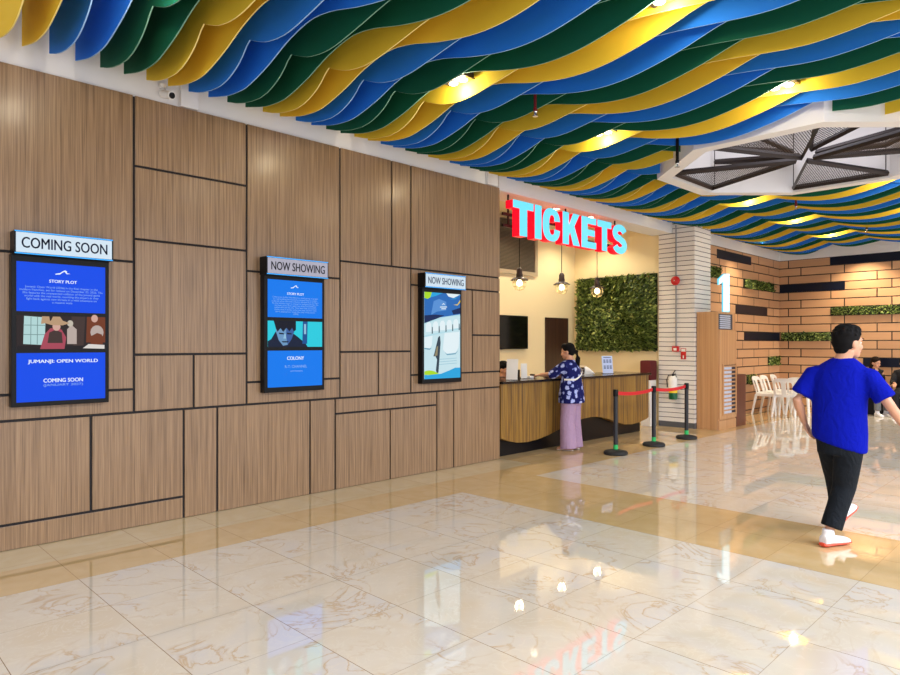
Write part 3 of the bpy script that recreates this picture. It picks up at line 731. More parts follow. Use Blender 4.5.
# pendant lamps
first = None
for x, lab in [(7.82, 'caged pendant lamp hanging below the T of the sign, leftmost of three'), (8.91, 'caged pendant lamp hanging against the cream wall, middle of three'), (9.96, 'caged pendant lamp hanging in front of the leafy wall')]:
    if first is None:
        r = first = empty('pendant_lamp', (x, 6.4, 2.5))
        b = MB(); b.cyl(0, 0, .2, 1.45, .006, n=8); b.build('cord', M['black'], r); b = MB(); b.lathe(0, 0, [(.05, 1.42), (.05, 1.45)]); b.build('ceiling_rose', M['black'], r)
        b = MB(); b.lathe(0, 0, [(.012, .21), (.03, .2), (.045, .17), (.045, .12), (.052, .1), (.052, .055), (.04, .05)]); b.build('socket', M['dark_metal'], r, smooth=True)
        b = MB(); b.lathe(0, 0, [(.045, .062), (.09, .05), (.135, .02), (.138, .012), (.09, .036), (.045, .05)]); b.build('shade', M['dark_metal'], r, smooth=True)
        b = MB(); b.ball((0, 0, -.03), (.045, .045, .058), sub=3); b.build('bulb', M['bulb'], r, smooth='all')
        b = MB()
        for k in range(8):
            a = k*PI/4; b.tube([(math.cos(a)*q, math.sin(a)*q, z) for q, z in ((.085, .03), (.1, -.02), (.095, -.075), (.06, -.125), (.0, -.14))], .004, 6)
        for q, z in ((.1, -.02), (.09, -.085)):
            b.loft([((q*math.cos(a), q*math.sin(a), z), (.004*math.cos(a), .004*math.sin(a), 0), (0, 0, .004)) for a in [i*PI/12 for i in range(24)]], n=6, closed=True)
        b.build('cage', mat('pale brass wire', (190, 170, 120), .35, .8), r, smooth=True)
    else: r = copy_tree(first); r.location.x = x
    tag(r, lab, 'lamp', 'pendant lamps over the counter')
    lamp('pendant_bulb', 'POINT', (x, 6.4, 2.46), 9, (1, .80, .52), .06)
first = None
for x, y, lab in [(8.17, 5.98, 'recessed downlight in the soffit above the C of the sign'), (9.1, 5.98, 'recessed downlight in the soffit above the E of the sign')]:
    if first is None:
        r = first = empty('soffit_downlight', (x, y, 3.6)); b = MB(); b.lathe(0, 0, [(.075, -.001), (.075, -.012), (.06, -.014), (.06, -.001)]); b.build('rim', M['white'], r)
        b = MB(); b.cyl(0, 0, -.010, -.002, .058); b.build('bulb', M['spot_glow'], r)
    else: r = copy_tree(first); r.location = (x, y, 3.6)
    tag(r, lab, 'downlight', 'soffit downlights')
    lamp('soffit_lamp', 'SPOT', (x, y, 3.57), 60, (1, .86, .62), .05, spot_size=2.0, spot_blend=.6)

# ------------------------------------------------------------------ leafy panels
def foliage(b, n, fn, size, bulge, rng):
    """n leaves over the unit square mapped by fn(u,v,d)"""
    for _ in range(n):
        u, v = rng.random(), rng.random(); d = bulge*(.25+.75*rng.random())
        c = Vector(fn(.02+.96*u, .02+.96*v, d+.015)); ex = (Vector(fn(u+.01, v, d))-c).normalized(); ey = (Vector(fn(u, v+.01, d))-c).normalized(); nz = (Vector(fn(u, v, d+.01))-c).normalized()
        a = rng.uniform(0, 2*PI); tilt = rng.uniform(.1, 1.0)
        di = (ex*math.cos(a)+ey*math.sin(a)); di = (di*math.cos(tilt)+nz*math.sin(tilt)).normalized()
        sd = di.cross(nz+ex*rng.uniform(-.6, .6)).normalized(); s = size*rng.uniform(.65, 1.25)
        up = sd.cross(di)*s*.12
        p = [c, c+di*s*.45+sd*s*.3+up, c+di*s, c+di*s*.45-sd*s*.3+up]
        b.bm.faces.new([b.bm.verts.new(q) for q in p])
def hedge(lab, fn, n, size, bulge, seed, cat='artificial hedge', name='artificial_hedge', group=None):
    b = MB(); b.prism([(0, 0), (1, 0), (1, 1), (0, 1)], lambda u, v, d: fn(u, v, d), .002, .02); o = b.build(name, M['leaf_back'])
    tag(o, lab, cat, group)
    b = MB(); foliage(b, n, fn, size, bulge, random.Random(seed)); b.build('foliage', M['leaf'], o, normals=False)
    return o
hedge('large leafy green artificial hedge wall behind the ticket counter', lambda u, v, d: (11.598-d, 7.92-1.80*u, 1.41+1.48*v), 7500, .075, .09, 1)
LX = lambda x0, x1, z0, z1: (lambda u, v, d: (x0+(x1-x0)*u, WY-d, z0+(z1-z0)*v))
LY = lambda y0, y1, z0, z1: (lambda u, v, d: (17.1-d, y0+(y1-y0)*u, z0+(z1-z0)*v))
zr = lambda k: 1.035+.195*k
G = 'green strips in the plank walls'
for fn, n, lab in [(LX(13.0, 13.6, zr(9.6), zr(10.7)), 420, 'green hedge strip beside the white tiled column'), (LX(14.87, 16.7, zr(9), zr(10)), 900, 'green hedge strip lit by a spotlight left of the wall corner'),
                   (LX(16.33, 17.0, zr(0), zr(1)), 420, 'short green hedge patch low at the wall corner'), (LX(15.05, 15.46, zr(-2), zr(-1)), 260, 'lowest short green hedge patch beside the dark wood box'),
                   (LY(5.75, 4.65, zr(3), zr(4)), 620, 'green hedge strip left of the walking man\'s head'), (LY(4.66, 2.2, zr(6), zr(7)), 1200, 'longest green hedge strip on the right wall above the man\'s head')]:
    hedge(lab, fn, n, .05, .05, n, 'hedge strip', 'hedge_strip', G)
G = 'dark planks in the plank walls'
for fn, lab in [(LX(13.5, 15.3, zr(12)-.06, zr(13)-.06), 'navy plank at the top of the far wall beside the column'), (LX(14.45, 16.28, zr(6), zr(7)), 'navy plank right of the glowing numeral'),
                (LX(14.92, 17.09, zr(3), zr(4)), 'navy plank meeting a green strip at the wall corner'), (LY(5.79, 4.38, zr(9), zr(10)), 'navy plank running right from the wall corner'),
                (LY(4.68, 2.0, zr(12), zr(13)), 'black plank at the top of the right wall'), (LY(4.01, 1.8, zr(0), zr(1)), 'navy plank on the right wall behind the man\'s shoulder')]:
    b = MB(); b.prism([(0, .02), (1, .02), (1, .98), (0, .98)], fn, -.001, .012); tag(b.build('accent_plank', M['navy']), lab, 'wall plank', G)

# ------------------------------------------------------------------ column fittings
cx = 11.55
r = empty('fire_bell', (cx, 5.72, 2.71), 0, 'round red fire alarm bell high on the white tiled column', 'alarm bell')
b = MB(); b.loft([((-d, 0, 0), (0, q, 0), (0, 0, q)) for q, d in ((.05, .0), (.05, .03), (.085, .03), (.08, .055), (.05, .075), (.015, .082))], n=28); b.build('gong', M['red'], r, smooth=True)
b = MB(); b.ball((-.085, 0, 0), .014); b.build('cap_nut', M['chrome'], r, smooth='all')
tag(MB().tube([(cx-.014, 5.72, 3.74), (cx-.014, 5.72, 2.78)], .012, 10).tube([(cx-.014, 5.72, 2.64), (cx-.014, 5.72, 1.5)], .012, 10).build('conduit', M['grey'], smooth=True), 'thin grey conduit running down the white tiled column', 'pipe')
r = empty('alarm_call_point', (cx, 5.72, 1.45), 0, 'small red manual call point on the column below the conduit', 'call point')
b = MB(); b.box(-.05, 0, -.06, .06, -.05, .05, .006); b.build('housing', M['red'], r); b = MB(); b.box(-.054, -.049, -.03, .03, -.03, .015); b.build('push_plate', M['off_white'], r)
r = empty('extinguisher_sign', (cx, 5.58, 1.36), 0, 'small red and white safety sign on the column right of the call point', 'sign')
b = MB(); b.box(-.006, 0, -.05, .05, -.1, .1); b.build('plate', M['red'], r); b = MB(); b.box(-.008, -.005, -.04, .04, .04, .09); b.box(-.008, -.005, -.012, .012, -.085, -.03); b.build('symbol', M['off_white'], r)
r = empty('fire_extinguisher', (cx-.09, 5.74, .52), 0, 'green fire extinguisher with yellow and white label hung on column', 'fire extinguisher')
b = MB(); b.lathe(0, 0, [(.07, 0), (.078, .012), (.078, .12)]); b.build('cylinder', M['ext_green'], r, smooth=True)
b = MB(); b.lathe(0, 0, [(.0785, .12), (.0785, .21)]); b.build('yellow_band', M['yellow_label'], r, smooth=True)
b = MB(); b.lathe(0, 0, [(.078, .21), (.078, .37), (.06, .41), (.03, .43)]); b.build('white_label', M['off_white'], r, smooth=True)
b = MB(); b.cyl(0, 0, .42, .46, .02); b.box(-.02, .1, -.012, .012, .455, .47); b.tube([(0, 0, .47), (.05, 0, .51), (.1, 0, .53)], .008); b.build('valve_handle', M['black'], r, smooth=True)
b = MB(); b.tube([(0, .02, .45), (0, .09, .44), (-.01, .115, .36), (-.02, .10, .22)], .011); b.build('hose', M['rubber'], r, smooth=True)
b = MB(); b.box(.06, .09, -.03, .03, .2, .42); b.build('wall_bracket', M['dark_metal'], r)
# cabinet with louvres and the numeral
r = empty('tall_cabinet', (12.0, 5.11, 0), 0, 'tall light wood cabinet with louvred front standing before the column', 'cabinet')
b = MB(); b.box(-.39, .38, -.14, .25, 0, 2.12, .004); b.build('carcass', M['light_wood'], r)
b = MB(); b.box(-.375, .37, -.165, -.139, .19, 1.80, .004); b.build('front_panel', M['light_wood'], r)
b = MB(); b.box(-.375, .37, -.158, -.139, 0, .17, .004); b.build('plinth', M['light_wood'], r)
b = MB(); b.box(-.36, .22, -.15, -.139, 1.80, 2.08); o = b.build('upper_grille', mat('dark grey recess', (60, 66, 80), .5), r)
b = MB()
for i in range(7): b.box(-.34, .10, -.162, -.15, 1.82+i*.036, 1.842+i*.036)
b.build('louvre', mat('pale blue louvre', (196, 206, 226), .4), o)
b = MB(); b.box(-.22, .30, -.168, -.163, .27, 1.16); o = b.build('lower_grille', mat('dark recess', (40, 42, 58), .5), r)
b = MB()
for i in range(13): b.box(-.24, .32, -.182, -.164, .26+i*.072, .286+i*.072)
b.box(-.26, -.22, -.18, -.164, .25, 1.18); b.box(.30, .34, -.18, -.164, .25, 1.18); b.build('louvre', M['light_wood'], o)
b = MB(); b.box(-.2, .12, -.175, -.1685, .28, 1.15); b.build('filter', mat('pale blue filter', (196, 204, 224), .5), o)
r = empty('number_sign', (11.97, 5.06, 2.12), -.93, 'glowing white numeral 1 sign on top of the tall cabinet', 'sign')
P = [(.02, 0), (.135, 0), (.135, .70), (.03, .70), (-.06, .61), (-.06, .50), (.02, .56)]
b = MB(); b.prism(P, lambda x, z, d: (x, d, z), -.04, .05); o = b.build('numeral', M['one_side'], r)
b = MB(); b.prism([(x*.94+.003, z*.97+.01) for x, z in P], lambda x, z, d: (x, d, z), -.046, -.041); b.build('numeral_face', M['one_face'], o)
b = MB(); b.box(12.40, 12.84, 4.96, 5.7, 0, .97, .005); tag(b.build('wooden_box', M['dark_wood']), 'dark reddish wooden box standing right of the tall cabinet', 'box')
# burgundy topped stand behind counter end
r = empty('padded_stand', (11.4, 6.2, 0), 0, 'burgundy padded block on a white pedestal beyond the counter\'s right end', 'stand')
b = MB(); b.box(-.11, .11, -.1, .1, 0, .86, .006); b.build('pedestal', M['white'], r)
b = MB(); b.box(-.13, .13, -.11, .11, .86, 1.23, .03); b.build('padded_block', M['burgundy'], r, smooth=True)

# ------------------------------------------------------------------ queue barriers
first = None
BP = [(8.11, 'queue post nearest the woman, with green tape at its foot'), (9.19, 'middle queue post of the red belt barrier'), (10.27, 'queue post nearest the white column, end of the red belt')]
for x, lab in BP:
    if first is None:
        r = first = empty('queue_post', (x, 4.91, 0))
        b = MB(); b.lathe(0, 0, [(.155, 0), (.165, .008), (.165, .03), (.15, .048), (.06, .066), (.04, .07)], 36); b.build('base', M['rubber'], r, smooth=True)
        b = MB(); b.cyl(0, 0, .066, .87, .031); b.build('pole', M['satin_black'], r, smooth=True)
        b = MB(); b.lathe(0, 0, [(.034, .81), (.036, .815), (.036, .895), (.03, .905)]); b.build('cap', M['black'], r, smooth=True)
        b = MB(); b.lathe(0, 0, [(.0325, .072), (.0325, .135)]); b.build('tape', M['green_tag'], r, smooth=True)
    else: r = copy_tree(first); r.location.x = x
    tag(r, lab, 'queue post', 'queue posts')
for x0, x1, lab in [(8.11, 9.19, 'red barrier belt between the left and middle queue posts'), (9.19, 10.27, 'red barrier belt between the middle and right queue posts')]:
    b = MB(); n = 12
    for i in range(n):
        a, c = i/n, (i+1)/n; sag = lambda t: -.03*4*t*(1-t)
        xa, xc = x0+.038+(x1-x0-.076)*a, x0+.038+(x1-x0-.076)*c
        b.prism([(xa, .828+sag(a)), (xc, .828+sag(c)), (xc, .878+sag(c)), (xa, .878+sag(a))], lambda x, z, d: (x, 4.91+d, z), -.001, .001)
    tag(b.build('barrier_belt', M['red_belt']), lab, 'belt', 'barrier belts')

# ------------------------------------------------------------------ white plastic chairs
def make_chair():
    r = empty('plastic_chair')                                   # faces +x
    b = MB(); secs = []
    for i in range(9):
        t = i/8; x = -.2+.42*t; z = .43+.03*(t-.4)**2*6*(1 if t < .4 else .6)-(.035*max(0, t-.85)/.15)
        secs.append((x, z, .19+.02*t))
    for (xa, za, wa), (xb, zb, wb) in zip(secs, secs[1:]):
        f = [(-1, -1), (-.6, 0), (0, -.012), (.6, 0), (1, -1)]
        b.prism([(0, 0), (1, 0), (1, 1), (0, 1)], lambda u, v, d: (xa+(xb-xa)*u, (wa+(wb-wa)*u)*(2*v-1), za+(zb-za)*u+d), 0, .018)
    b.box(-.2, .2, -.215, -.19, .395, .445, .006); b.box(-.2, .2, .19, .215, .395, .445, .006); b.box(.2, .222, -.2, .2, .39, .435, .006)
    b.build('seat', M['plastic_white'], r)
    for sx, sy in ((1, 1), (1, -1), (-1, 1), (-1, -1)):
        b = MB(); top = Vector((.19*sx, .19*sy, .43)); bot = Vector(((.235 if sx > 0 else -.265), .225*sy, 0))
        b.loft([(top.lerp(bot, t), (.032-.010*t, 0, 0), (0, .036-.012*t, 0)) for t in (0, .3, .7, 1)], n=8); b.build('leg', M['plastic_white'], r, smooth=True)
    b = MB(); bx = lambda z: -.2-.12*((z-.44)/.38)**1.1 if z > .44 else -.2
    def strip(y0, y1, z0, z1):
        n = 5
        for i in range(n):
            za, zb = z0+(z1-z0)*i/n, z0+(z1-z0)*(i+1)/n
            b.prism([(y0, za), (y1, za), (y1, zb), (y0, zb)], lambda y, z, d: (bx(z)+d+.05*abs(y)/.2*.6, y, z), -.009, .009)
    strip(-.21, -.165, .42, .72); strip(.165, .21, .42, .72); strip(-.045, .045, .42, .72)
    strip(-.165, -.045, .42, .47); strip(.045, .165, .42, .47)
    arc = [(-.21, .70), (-.165, .70), (-.15, .73), (-.06, .74), (-.045, .70), (.045, .70), (.06, .74), (.15, .73), (.165, .70), (.21, .70), (.205, .76), (.17, .80), (.09, .82), (0, .825), (-.09, .82), (-.17, .80), (-.205, .76)]
    b.prism(arc, lambda y, z, d: (bx(z)+d+.05*abs(y)/.2*.6, y, z), -.009, .009)
    b.build('backrest', M['plastic_white'], r); return r
ch = make_chair()
for i, (x, y, a, lab) in enumerate([(15.2, 5.38, -92, 'white plastic chair at the left end of the group, seen from its side'), (14.9, 4.9, 3, 'white plastic chair with its back to the room, in front of the group'),
                     (15.78, 5.42, -90, 'white plastic chair against the far wall behind the front chair'), (16.4, 5.42, -86, 'white plastic chair farthest into the wall corner'), (15.55, 4.85, 6, 'white plastic chair partly hidden by the man\'s left arm'), (16.2, 4.2, 120, 'white plastic chair seen between the man\'s arm and body')]):
    o = ch if i == 0 else copy_tree(ch)
    o.location = (x, y, 0); o.rotation_euler.z = math.radians(a); tag(o, lab, 'chair', 'white plastic chairs')
# bench along the right wall
r = empty('long_bench', (16.85, 2.75, 0), 0, 'dark bench with grey top along the right plank wall', 'bench')
b = MB(); b.box(-.22, .22, -1.15, 1.25, .38, .42, .006); b.build('seat', M['grey'], r)
b = MB(); b.box(-.18, .22, -1.1, 1.2, 0, .38); b.build('bench_base', M['black_cloth'], r)

# ------------------------------------------------------------------ people (local: +x forward, +y left)
def V(*a): return Vector(a)
def hand(b, wrist, d, palm_n, left, s=1.0, curl=.5):
    d = Vector(d).normalized(); n = Vector(palm_n); n = (n-d*n.dot(d)).normalized(); side = d.cross(n)*(1 if left else -1)   # side = thumb side
    w = Vector(wrist)
    b.loft([(w, side*.026*s, n*.019*s), (w+d*.03*s, side*.033*s, n*.017*s), (w+d*.07*s, side*.040*s, n*.015*s), (w+d*.092*s, side*.037*s, n*.012*s)], n=12)
    for i, L in enumerate((.072, .080, .074, .058)):
        p = w+d*(.080-.004*abs(i-1.2))*s+side*(.029-.0195*i)*s
        d1 = (d*math.cos(curl*.6)+n*math.sin(curl*.6)); d2 = (d*math.cos(curl*1.6)+n*math.sin(curl*1.6)); d3 = (d*math.cos(curl*2.3)+n*math.sin(curl*2.3))
        q1 = p+d1*L*.5*s; q2 = q1+d2*L*.3*s; q3 = q2+d3*L*.22*s
        b.tube([p, q1, q2, q3], [.0092*s, .0086*s, .0078*s, .0062*s], 8)
    p = w+d*.022*s+side*.026*s; q1 = p+(d*.65+side*.75+n*.2).normalized()*.038*s; q2 = q1+(d*.95+side*.3+n*.3).normalized()*.03*s
    b.tube([p, q1, q2], [.0125*s, .0105*s, .0078*s], 8)
def foot_shape(b, ank, yaw, L=.25, w=.045, pitch=0, h=.09):
    c, s = math.cos(yaw), math.sin(yaw); f = V(c*math.cos(pitch), s*math.cos(pitch), math.sin(pitch)); sd = V(-s, c, 0); up = f.cross(sd)*1
    up = V(0, 0, 1) if pitch == 0 else sd.cross(f)*-1
    if up.z < 0: up = -up
    a = Vector(ank); base = a-up*h
    P = [(-.065, .025, .62, .03), (-.06, .045, .8, .042), (.0, .05, .85, .046), (.06, .04, .95, .034), (.12, .034, 1.05, .028), (.165, .028, .9, .022), (.185, .018, .5, .014)]
    k = L/.25
    b.loft([(base+f*x*k+up*(hh), sd*w*ww, up*hh) for x, hz, ww, hh in P], n=14)
    b.loft([(base+up*.05-f*.012, f*.05, sd*.040), (a+up*.0-f*.012, f*.05, sd*.04), (a+up*.035-f*.014, f*.044, sd*.039)], n=14)
    return base, f, sd, up
def head_mesh(b, H, yaw, s=1.0, tilt=0, neck=None):
    Mx = Matrix.Translation(H) @ Matrix.Rotation(yaw, 4, 'Z') @ Matrix.Rotation(tilt, 4, 'Y') @ Matrix.Scale(s, 4)
    for c, r_ in [((-.012, 0, .025), (.098, .076, .098)), ((.022, 0, -.035), (.068, .060, .078)), ((.045, 0, -.085), (.040, .042, .032)), ((.066, 0, -.1), (.018, .022, .016)),
                 ((.078, 0, .02), (.016, .05, .014)), ((.094, 0, -.02), (.012, .010, .028)), ((.103, 0, -.036), (.013, .015, .012)), ((.083, 0, -.066), (.012, .024, .009)), ((.079, 0, -.078), (.012, .020, .007)),
                 ((.05, .035, -.035), (.035, .025, .03)), ((.05, -.035, -.035), (.035, .025, .03)), ((-.008, .075, -.018), (.022, .010, .033)), ((-.008, -.075, -.018), (.022, .010, .033))]:
        b.ball(c, r_, Mx, 3)
    return Mx
def person(name, loc, rz, lab, J, cl):
    root = empty(name, loc, rz, lab, 'person')
    s = cl.get('s', 1.0)
    b = MB()
    nk = J['neck']; T = J['torso']           # torso: list of (centre, half width, half depth)
    yw = J.get('twist', 0); U = V(-math.sin(yw), math.cos(yw), 0); F = V(math.cos(yw), math.sin(yw), 0)
    b.loft([(q[0], U*(q[1]-.016), F*(q[2]-.016)) for q in T[1:]], n=20)
    H = V(*J['head']); Mx = head_mesh(b, H, J.get('head_yaw', 0), cl.get('head', 1.0), J.get('head_tilt', 0))
    nb = V(*nk); nt = H+V(-.02, 0, -.05)
    b.tube([nb+V(-.005, 0, -.06), nb, nb.lerp(nt, .6), nt], [.075, .058, .054, .052], 14)
    for sd in ('l', 'r'):
        S_, E_, W_ = [V(*p) for p in J['arm_'+sd]]
        b.tube([S_, S_.lerp(E_, .35), E_, E_.lerp(W_, .3), W_], [.045, .043, .036, .037, .024], 12)
        hd = J['hand_'+sd]; hand(b, W_, hd[0], hd[1], sd == 'l', cl.get('hand', 1.0), hd[2])
        if 'leg_'+sd in J:
            h_, k_, a_ = [V(*p) for p in J['leg_'+sd]]
            b.tube([h_, h_.lerp(k_, .5), k_, k_.lerp(a_, .35), a_+V(0, 0, .02)], [.075, .066, .05, .048, .034], 12)
            if cl.get('bare_feet'): foot_shape(b, a_, J['toe_'+sd][0], .23, .04, J['toe_'+sd][1], .07)
    body = b.build('body', M['skin'], root); remesh(body, cl.get('vox', .0062), 3)
    # top
    b = MB(); b.loft([(q[0], U*q[1]+V(0, 0, q[3] if len(q) > 3 else 0), F*q[2]) for q in T], n=28)
    sl = cl.get('sleeve', .62)
    for sd in ('l', 'r'):
        S_, E_, W_ = [V(*p) for p in J['arm_'+sd]]
        e = S_.lerp(E_, sl) if sl <= 1 else E_.lerp(W_, sl-1)
        mid = [S_.lerp(E_, .4)] if sl <= 1 else [S_.lerp(E_, .4), E_]
        n = len(mid)+2; rr = cl.get('sleeve_r', (.075, .068, .07))
        ins = S_+(V(*T[-3][0])-S_)*.35
        b.tube([ins, S_]+mid+[e], [rr[0]]*2+[rr[1]]*len(mid)+[rr[2]], 16)
    top = b.build(cl.get('top_name', 'shirt'), cl['top'], root); remesh(top, .009, cl.get('top_it', 5))
    # trousers
    if 'leg_l' in J:
        b = MB(); b.loft([(c, U*w, F*d) for c, w, d in J['hips']], n=24)
        for sd in ('l', 'r'):
            h_, k_, a_ = [V(*p) for p in J['leg_'+sd]]; q = cl['leg_r']
            end = k_.lerp(a_, cl.get('cuff', .93))
            b.tube([h_+V(0, 0, .02), h_.lerp(k_, .3), h_.lerp(k_, .7), k_, k_.lerp(end, .5), end], q, 18)
        tr = b.build('trousers', cl['bottom'], root); remesh(tr, .009, 4)
        for sd in ('l', 'r'):
            if cl.get('bare_feet'):
                a_ = V(*J['leg_'+sd][2]); yw_, p_ = J['toe_'+sd]; f = V(math.cos(yw_), math.sin(yw_), 0); g = V(-math.sin(yw_), math.cos(yw_), 0); base = a_-V(0, 0, .07)
                b = MB(); b.loft([(base+f*x+V(0, 0, .006), g*w, V(0, 0, .006)) for x, w in ((-.07, .03), (.0, .036), (.09, .045), (.16, .03))], n=14)
                b.tube([base+f*.07+g*.045+V(0, 0, .01), base+f*.07+V(0, 0, .06), base+f*.07-g*.045+V(0, 0, .01)], .008, 8); b.build('sandal', cl['shoe'], root, smooth=True)
            else:
                b = MB(); a_ = V(*J['leg_'+sd][2]); base, f, g, up = foot_shape(b, a_, J['toe_'+sd][0], cl.get('foot', .27), .05, J['toe_'+sd][1])
                sh = b.build('shoe', cl['shoe'], root); remesh(sh, .006, 3)
                b = MB(); k = cl.get('foot', .27)/.25
                b.loft([(base+f*x*k+up*.011, g*w, up*hh) for x, w, hh in ((-.075, .026, .012), (-.055, .043, .017), (.03, .046, .013), (.12, .055, .013), (.175, .044, .012), (.198, .02, .008))], n=16)
                b.build('shoe_sole', cl['sole'], sh, smooth=True)
    # face
    hp = lambda *p: Mx @ V(*p)
    for y in (.031, -.031):
        b = MB(); b.ball((.067, y, -.004), (.0125, .0125, .009), Mx, 2); e = b.build('eye', M['eye_white'], body, smooth='all')
        b = MB(); b.ball((.0755, y, -.004), (.006, .0065, .0065), Mx, 2); b.build('iris', M['hair'], body, smooth='all')
        b = MB(); b.tube([hp(.084, y-.018, .024), hp(.089, y, .029), hp(.083, y+.018, .024)], .0035, 6); b.build('eyebrow', M['hair'], body, smooth=True)
    b = MB(); b.ball((.089, 0, -.072), (.008, .021, .008), Mx, 2); b.build('lips', M['lip'], body, smooth='all')
    return root, body, Mx, T, U, F
def short_hair(root, Mx, m, seed=3):
    rng = random.Random(seed); b = MB()
    for c, r_ in [((-.022, 0, .042), (.101, .084, .094)), ((-.045, 0, .0), (.072, .080, .075)), ((.02, 0, .085), (.068, .068, .05)), ((-.06, 0, -.045), (.042, .06, .05))]:
        b.ball(c, r_, Mx, 3)
    for _ in range(90):
        a, e = rng.uniform(0, 2*PI), rng.uniform(.1, 1.4)
        p = V(-.022+.098*math.cos(e)*math.cos(a), .082*math.cos(e)*math.sin(a), .042+.092*math.sin(e))
        if p.x > .05 and p.z < .09: continue
        b.ball(p, (.014, .014, .010), Mx, 1)
    o = b.build('hair', m, root); remesh(o, .0055, 2); return o

# --- man walking away in blue shirt
z = 0
TT = [((.015, -.0, .765), .188, .14, .055), ((.008, .0, .87), .192, .142), ((0, 0, 1.0), .188, .14), ((-.005, -.005, 1.14), .190, .136), ((-.01, -.01, 1.25), .198, .128), ((-.012, -.015, 1.325), .192, .110), ((-.012, -.02, 1.385), .145, .085), ((-.01, -.03, 1.435), .078, .064)]
J = dict(torso=TT, twist=-.02, neck=(-.012, -.03, 1.435), head=(.018, -.06, 1.553), head_yaw=math.radians(-38),
  arm_l=[(-.01, .175, 1.300), (-.07, .275, 1.10), (.03, .25, .92)], arm_r=[(-.01, -.205, 1.290), (-.02, -.335, 1.09), (.06, -.42, .92)],
  hand_l=((.25, -.35, -.9), (0, -1, 0), .25), hand_r=((.12, -.10, -.98), (.1, 1, 0), .55),
  hips=[((.0, 0, .70), .150, .115), ((0, 0, .84), .155, .12), ((0, 0, .95), .15, .115)],
  leg_l=[(.03, .07, .80), (.24, .075, .48), (.35, .07, .20)], leg_r=[(-.015, -.075, .80), (.025, -.03, .45), (-.085, .045, .10)],
  toe_l=(math.radians(-14), .38), toe_r=(math.radians(-26), 0))
CL = dict(top=M['shirt_blue'], bottom=M['trouser_black'], shoe=M['shoe_white'], sole=M['shoe_red'], leg_r=[.098, .098, .09, .082, .076, .076], cuff=.88, sleeve=.78, sleeve_r=(.074, .074, .079), foot=.265, head=1.03, top_it=16)
man, body, Mx, *_ = person('person', (5.665, 1.49, 0), math.radians(2), 'man in bright blue t-shirt and black trousers walking away on the right', J, CL)
short_hair(man, Mx, M['hair'])
# shirt hem pushed out over the pocketed hand
# --- woman at the counter
TT = [((.0, 0, .69), .228, .18), ((.0, 0, .82), .22, .172), ((0, 0, .93), .20, .155), ((.0, 0, 1.05), .172, .135), ((.01, 0, 1.16), .176, .13), ((.015, 0, 1.235), .172, .105), ((.02, 0, 1.285), .125, .075), ((.02, 0, 1.315), .062, .055)]
J = dict(torso=TT, neck=(.025, 0, 1.315), head=(.06, .005, 1.43), head_yaw=math.radians(14), head_tilt=.16,
  arm_l=[(.02, .155, 1.235), (.20, .20, 1.10), (.42, .17, 1.085)], arm_r=[(.02, -.155, 1.235), (.18, -.21, 1.08), (.40, -.12, 1.075)],
  hand_l=((.9, -.15, -.12), (0, 0, -1), .5), hand_r=((.9, .2, -.1), (0, 0, -1), .4),
  hips=[((0, 0, .66), .15, .12), ((0, 0, .78), .155, .125), ((0, 0, .9), .15, .12)],
  leg_l=[(0, .075, .74), (.02, .09, .41), (0, .095, .075)], leg_r=[(0, -.075, .74), (.015, -.09, .41), (.0, -.10, .075)], toe_l=(.25, 0), toe_r=(-.1, 0))
CL = dict(top=M['floral'], bottom=M['lilac'], shoe=M['off_white'], sole=M['off_white'], leg_r=[.115, .108, .105, .105, .112, .122], cuff=1.12, sleeve=1.15, sleeve_r=(.068, .07, .066), bare_feet=True, head=.94, hand=.9, top_name='tunic')
wom, body, Mx, *_ = person('person', (7.98, 5.56, 0), math.radians(97), 'woman in navy floral tunic and lilac trousers leaning at the ticket counter', J, CL)
b = MB()
for c, r_ in [((-.024, 0, .045), (.102, .086, .094)), ((-.05, 0, .0), (.070, .080, .080)), ((.02, 0, .088), (.068, .068, .045)), ((-.095, 0, .01), (.035, .04, .04))]: b.ball(c, r_, Mx, 3)
hp = lambda *p: Mx @ V(*p)
b.tube([hp(-.09, 0, .01), hp(-.135, -.01, -.03), hp(-.14, -.015, -.12), hp(-.115, -.02, -.24), hp(-.10, -.02, -.34)], [.025, .036, .036, .03, .014], 12)
o = b.build('hair', M['hair'], wom); remesh(o, .006, 3)
b = MB(); pts = []
for i in range(15):
    t = i/14; a = math.radians(255-170*t) ; zz = 1.20-.17*min(1, t*1.6)
    w_, d_ = .182, .142
    pts.append(V(.005+d_*1.03*math.cos(a), w_*1.03*math.sin(a), zz))
b.tube(pts, [(.006, .013)]*15, 8, side=(0, 0, 1)); b.build('bag_strap', M['off_white'], wom, smooth=True)
q = MB(); q.box(-.045, .045, -.03, .03, -.008, .03, .008); q = q.build('wallet', M['brown']); q.location = (7.79, 6.13, 1.062); q.rotation_euler = (.1, 0, .4)
tag(q, 'small dark wallet in the woman\'s hand over the counter', 'wallet')
